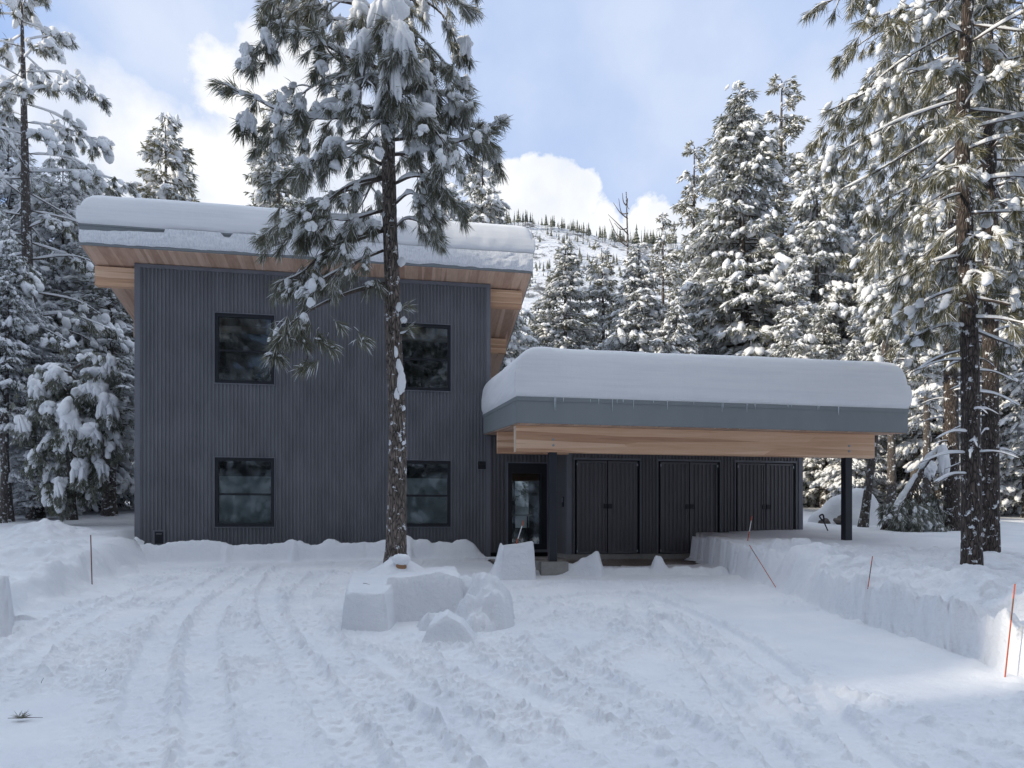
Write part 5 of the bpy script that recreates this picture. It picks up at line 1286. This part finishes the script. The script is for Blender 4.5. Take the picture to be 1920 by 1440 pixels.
# ------------------------------------------------------------------ mountain, its trees, the snag, the added shade hill
def mountain():
    xs = np.linspace(-520, 620, 230); n = 90; qs = np.linspace(0, 1, n)
    X, Q = np.meshgrid(xs, qs)
    px = [-2000, 300, 800, 985, 1045, 1110, 1180, 1270, 1400, 1700, 2600]; py = [520, 460, 420, 413, 424, 440, 452, 452, 470, 500, 560]
    Yr = 380.0
    zr = (HY-np.interp(CX+xs*F/Yr, px, py))*Yr/F
    Y = 150+(Yr-150)*Q + 6*fbm(X*.02, Q*6, 3, 91)
    Z = 2+(zr[None]-2)*Q**1.12 + 5*fbm(X*.03, Y*.03, 4, 92)*np.sin(np.pi*Q)
    cliff = np.interp(Q, [0, .78, .80, .88, .90, 1], [0, 0, .3, .3, 0, 0]); Z += 6*cliff*fbm(X*.06, Q*3, 3, 93)
    k = X.shape[1]; i = np.arange((n-1)*k).reshape(n-1, k)[:, :-1].ravel()
    m = MB(); m.add(np.stack([X, Y, Z], -1), np.stack([i, i+1, i+k+1, i+k], -1))
    # back slope so that the ridge is a solid hill
    Xb = np.stack([xs, xs]); Yb = np.stack([np.interp(xs, xs, Y[-1]), Y[-1]+260]); Zb = np.stack([Z[-1], Z[-1]*0])
    i = np.arange(k-1); m.add(np.stack([Xb, Yb, Zb], -1), np.stack([i, i+1, i+k+1, i+k], -1))
    tag(m.build('mountain', M['mountain']), kind='structure')
    r = np.random.default_rng(9); t = MB()
    def cone(x, y, z, h, w_):
        L = 6
        for j in range(L):
            q = j/L; rr = w_*(1-q)*r.uniform(.75, 1.2); z0 = z+h*(.12+.85*q); z1 = z0+h*.26*(1-q*.4)
            a = np.linspace(0, 2*np.pi, 6, endpoint=False)+r.uniform(0, 1)
            rj = rr*r.uniform(.6, 1.2, 6)
            v = np.concatenate([np.stack([x+rj*np.cos(a), y+rj*np.sin(a), np.full(6, z0)], -1), [[x, y, z1]]])
            t.add(v, [(q_, (q_+1) % 6, 6) for q_ in range(6)], 0, False)
        v, f = tube([(x, y, z-2), (x, y, z+h*.9)], [h*.018, h*.008], 4); t.add(v, f, 0)
    vis = np.where((xs > -70) & (xs < 175))[0]
    for _ in range(1700):
        col = int(r.choice(vis)); x = xs[col]+r.uniform(-2.5, 2.5)
        pxl = CX+x*F/Yr
        if not (820 < pxl < 1500): continue
        if fbm(np.array(x*.035), np.array(3.3), 3, 98) < r.uniform(-.35, .45): continue
        h = r.uniform(.3, 1)**1.2*8.6*(1.4 if r.random() < .06 else 1); dy_ = r.uniform(-12, 14); cone(x+r.uniform(-2.5, 2.5), Y[-1, col]+dy_, Z[-1, col]-1.0-max(0, -dy_)*.42, h, h*r.uniform(.05, .2))
    for _ in range(2400):
        col = int(r.choice(vis)); row = int((r.random()**.6)*(n-6)); pxl = CX+xs[col]*F/Y[row, col]
        if not (700 < pxl < 1600) or fbm(np.array(xs[col]*.04), np.array(row*.12), 3, 97) < -0.10: continue
        h = r.uniform(2, 5.5); cone(xs[col]+r.uniform(-2.5, 2.5), Y[row, col], Z[row, col], h, h*.16)
    tag(t.build('ridge_forest', M['needle_fir']), kind='stuff'); t_o = bpy.data.objects['ridge_forest']
    tag(t_o, 'sparse dark conifers along the ridge of the snowy mountain', 'forest')
mountain()
b = at(1178, 640, 60.0); b[2] = 1.5
sg = empty('dead_snag', b, 0, 'bare dead tree with a few thin limbs standing against the clouds above the carport', 'tree')
top = at(1174, 360, 60.0)-b; mid = at(1177, 460, 60.0)-b
m_ = MB(); v, f = tube(spline([(0, 0, -1), mid*.6, mid, top], 30), np.linspace(.30, .04, 30), 10); m_.add(v, f); m_.build('trunk', M['bark_far'], sg)
m_ = MB(); rr = np.random.default_rng(4)
for (x0, y0, x1, y1) in ((1177, 410, 1150, 380), (1177, 428, 1152, 418), (1177, 400, 1160, 372), (1177, 455, 1142, 400 + 10), (1178, 440, 1140, 402), (1174, 385, 1167, 362), (1178, 462, 1155, 440), (1176, 372, 1180, 392)):
    p, q = at(x0, y0, 60)-b, at(x1, y1, 60)-b
    v, f = tube(spline([p, (p+q)/2+[0, rr.normal()*.4, -.35], q], 10), np.linspace(.06, .018, 10), 5); m_.add(v, f)
m_.build('bare_limbs', M['limb'], sg)

# added hill out of frame, put in to keep low sun off the yard
ys = np.linspace(-90, 52, 569); n = 90
crest = np.full_like(ys, 32.4)
crest += 0.5*fbm(ys*.15, ys*0, 3, 99)
crest = crest - 7.4*np.exp(-((ys+14.5)/.82)**4) - 8.6*np.exp(-((ys+12.4)/.42)**4) - 24*sst(14, 19, ys)  # notches and a dip cut into the crest to let sunlight through
crest *= sst(54, 46, ys)
prof = np.linspace(0, 1, n)
X, Y = np.meshgrid(-120+75*prof, ys); P = np.interp(prof, [0, .4, .72, .785, .80, .83, .97, 1], [.7, .8, .84, 1, 1, .78, .05, -.02])
Z = crest[:, None]*P[None] + np.where(P < .02, -.5, 0)[None]
i = np.arange((len(ys)-1)*n).reshape(len(ys)-1, n)[:, :-1].ravel()
m_ = MB(); m_.add(np.stack([X, Y, Z], -1), np.stack([i, i+1, i+n+1, i+n], -1)); hl = m_.build('added_shade_hill', M['snow']); tag(hl, kind='structure')

# ------------------------------------------------------------------ lift the whole place so that the near snow is z = 0
for o in list(scene.objects):
    if o.parent is None: o.location.z += ZOFF
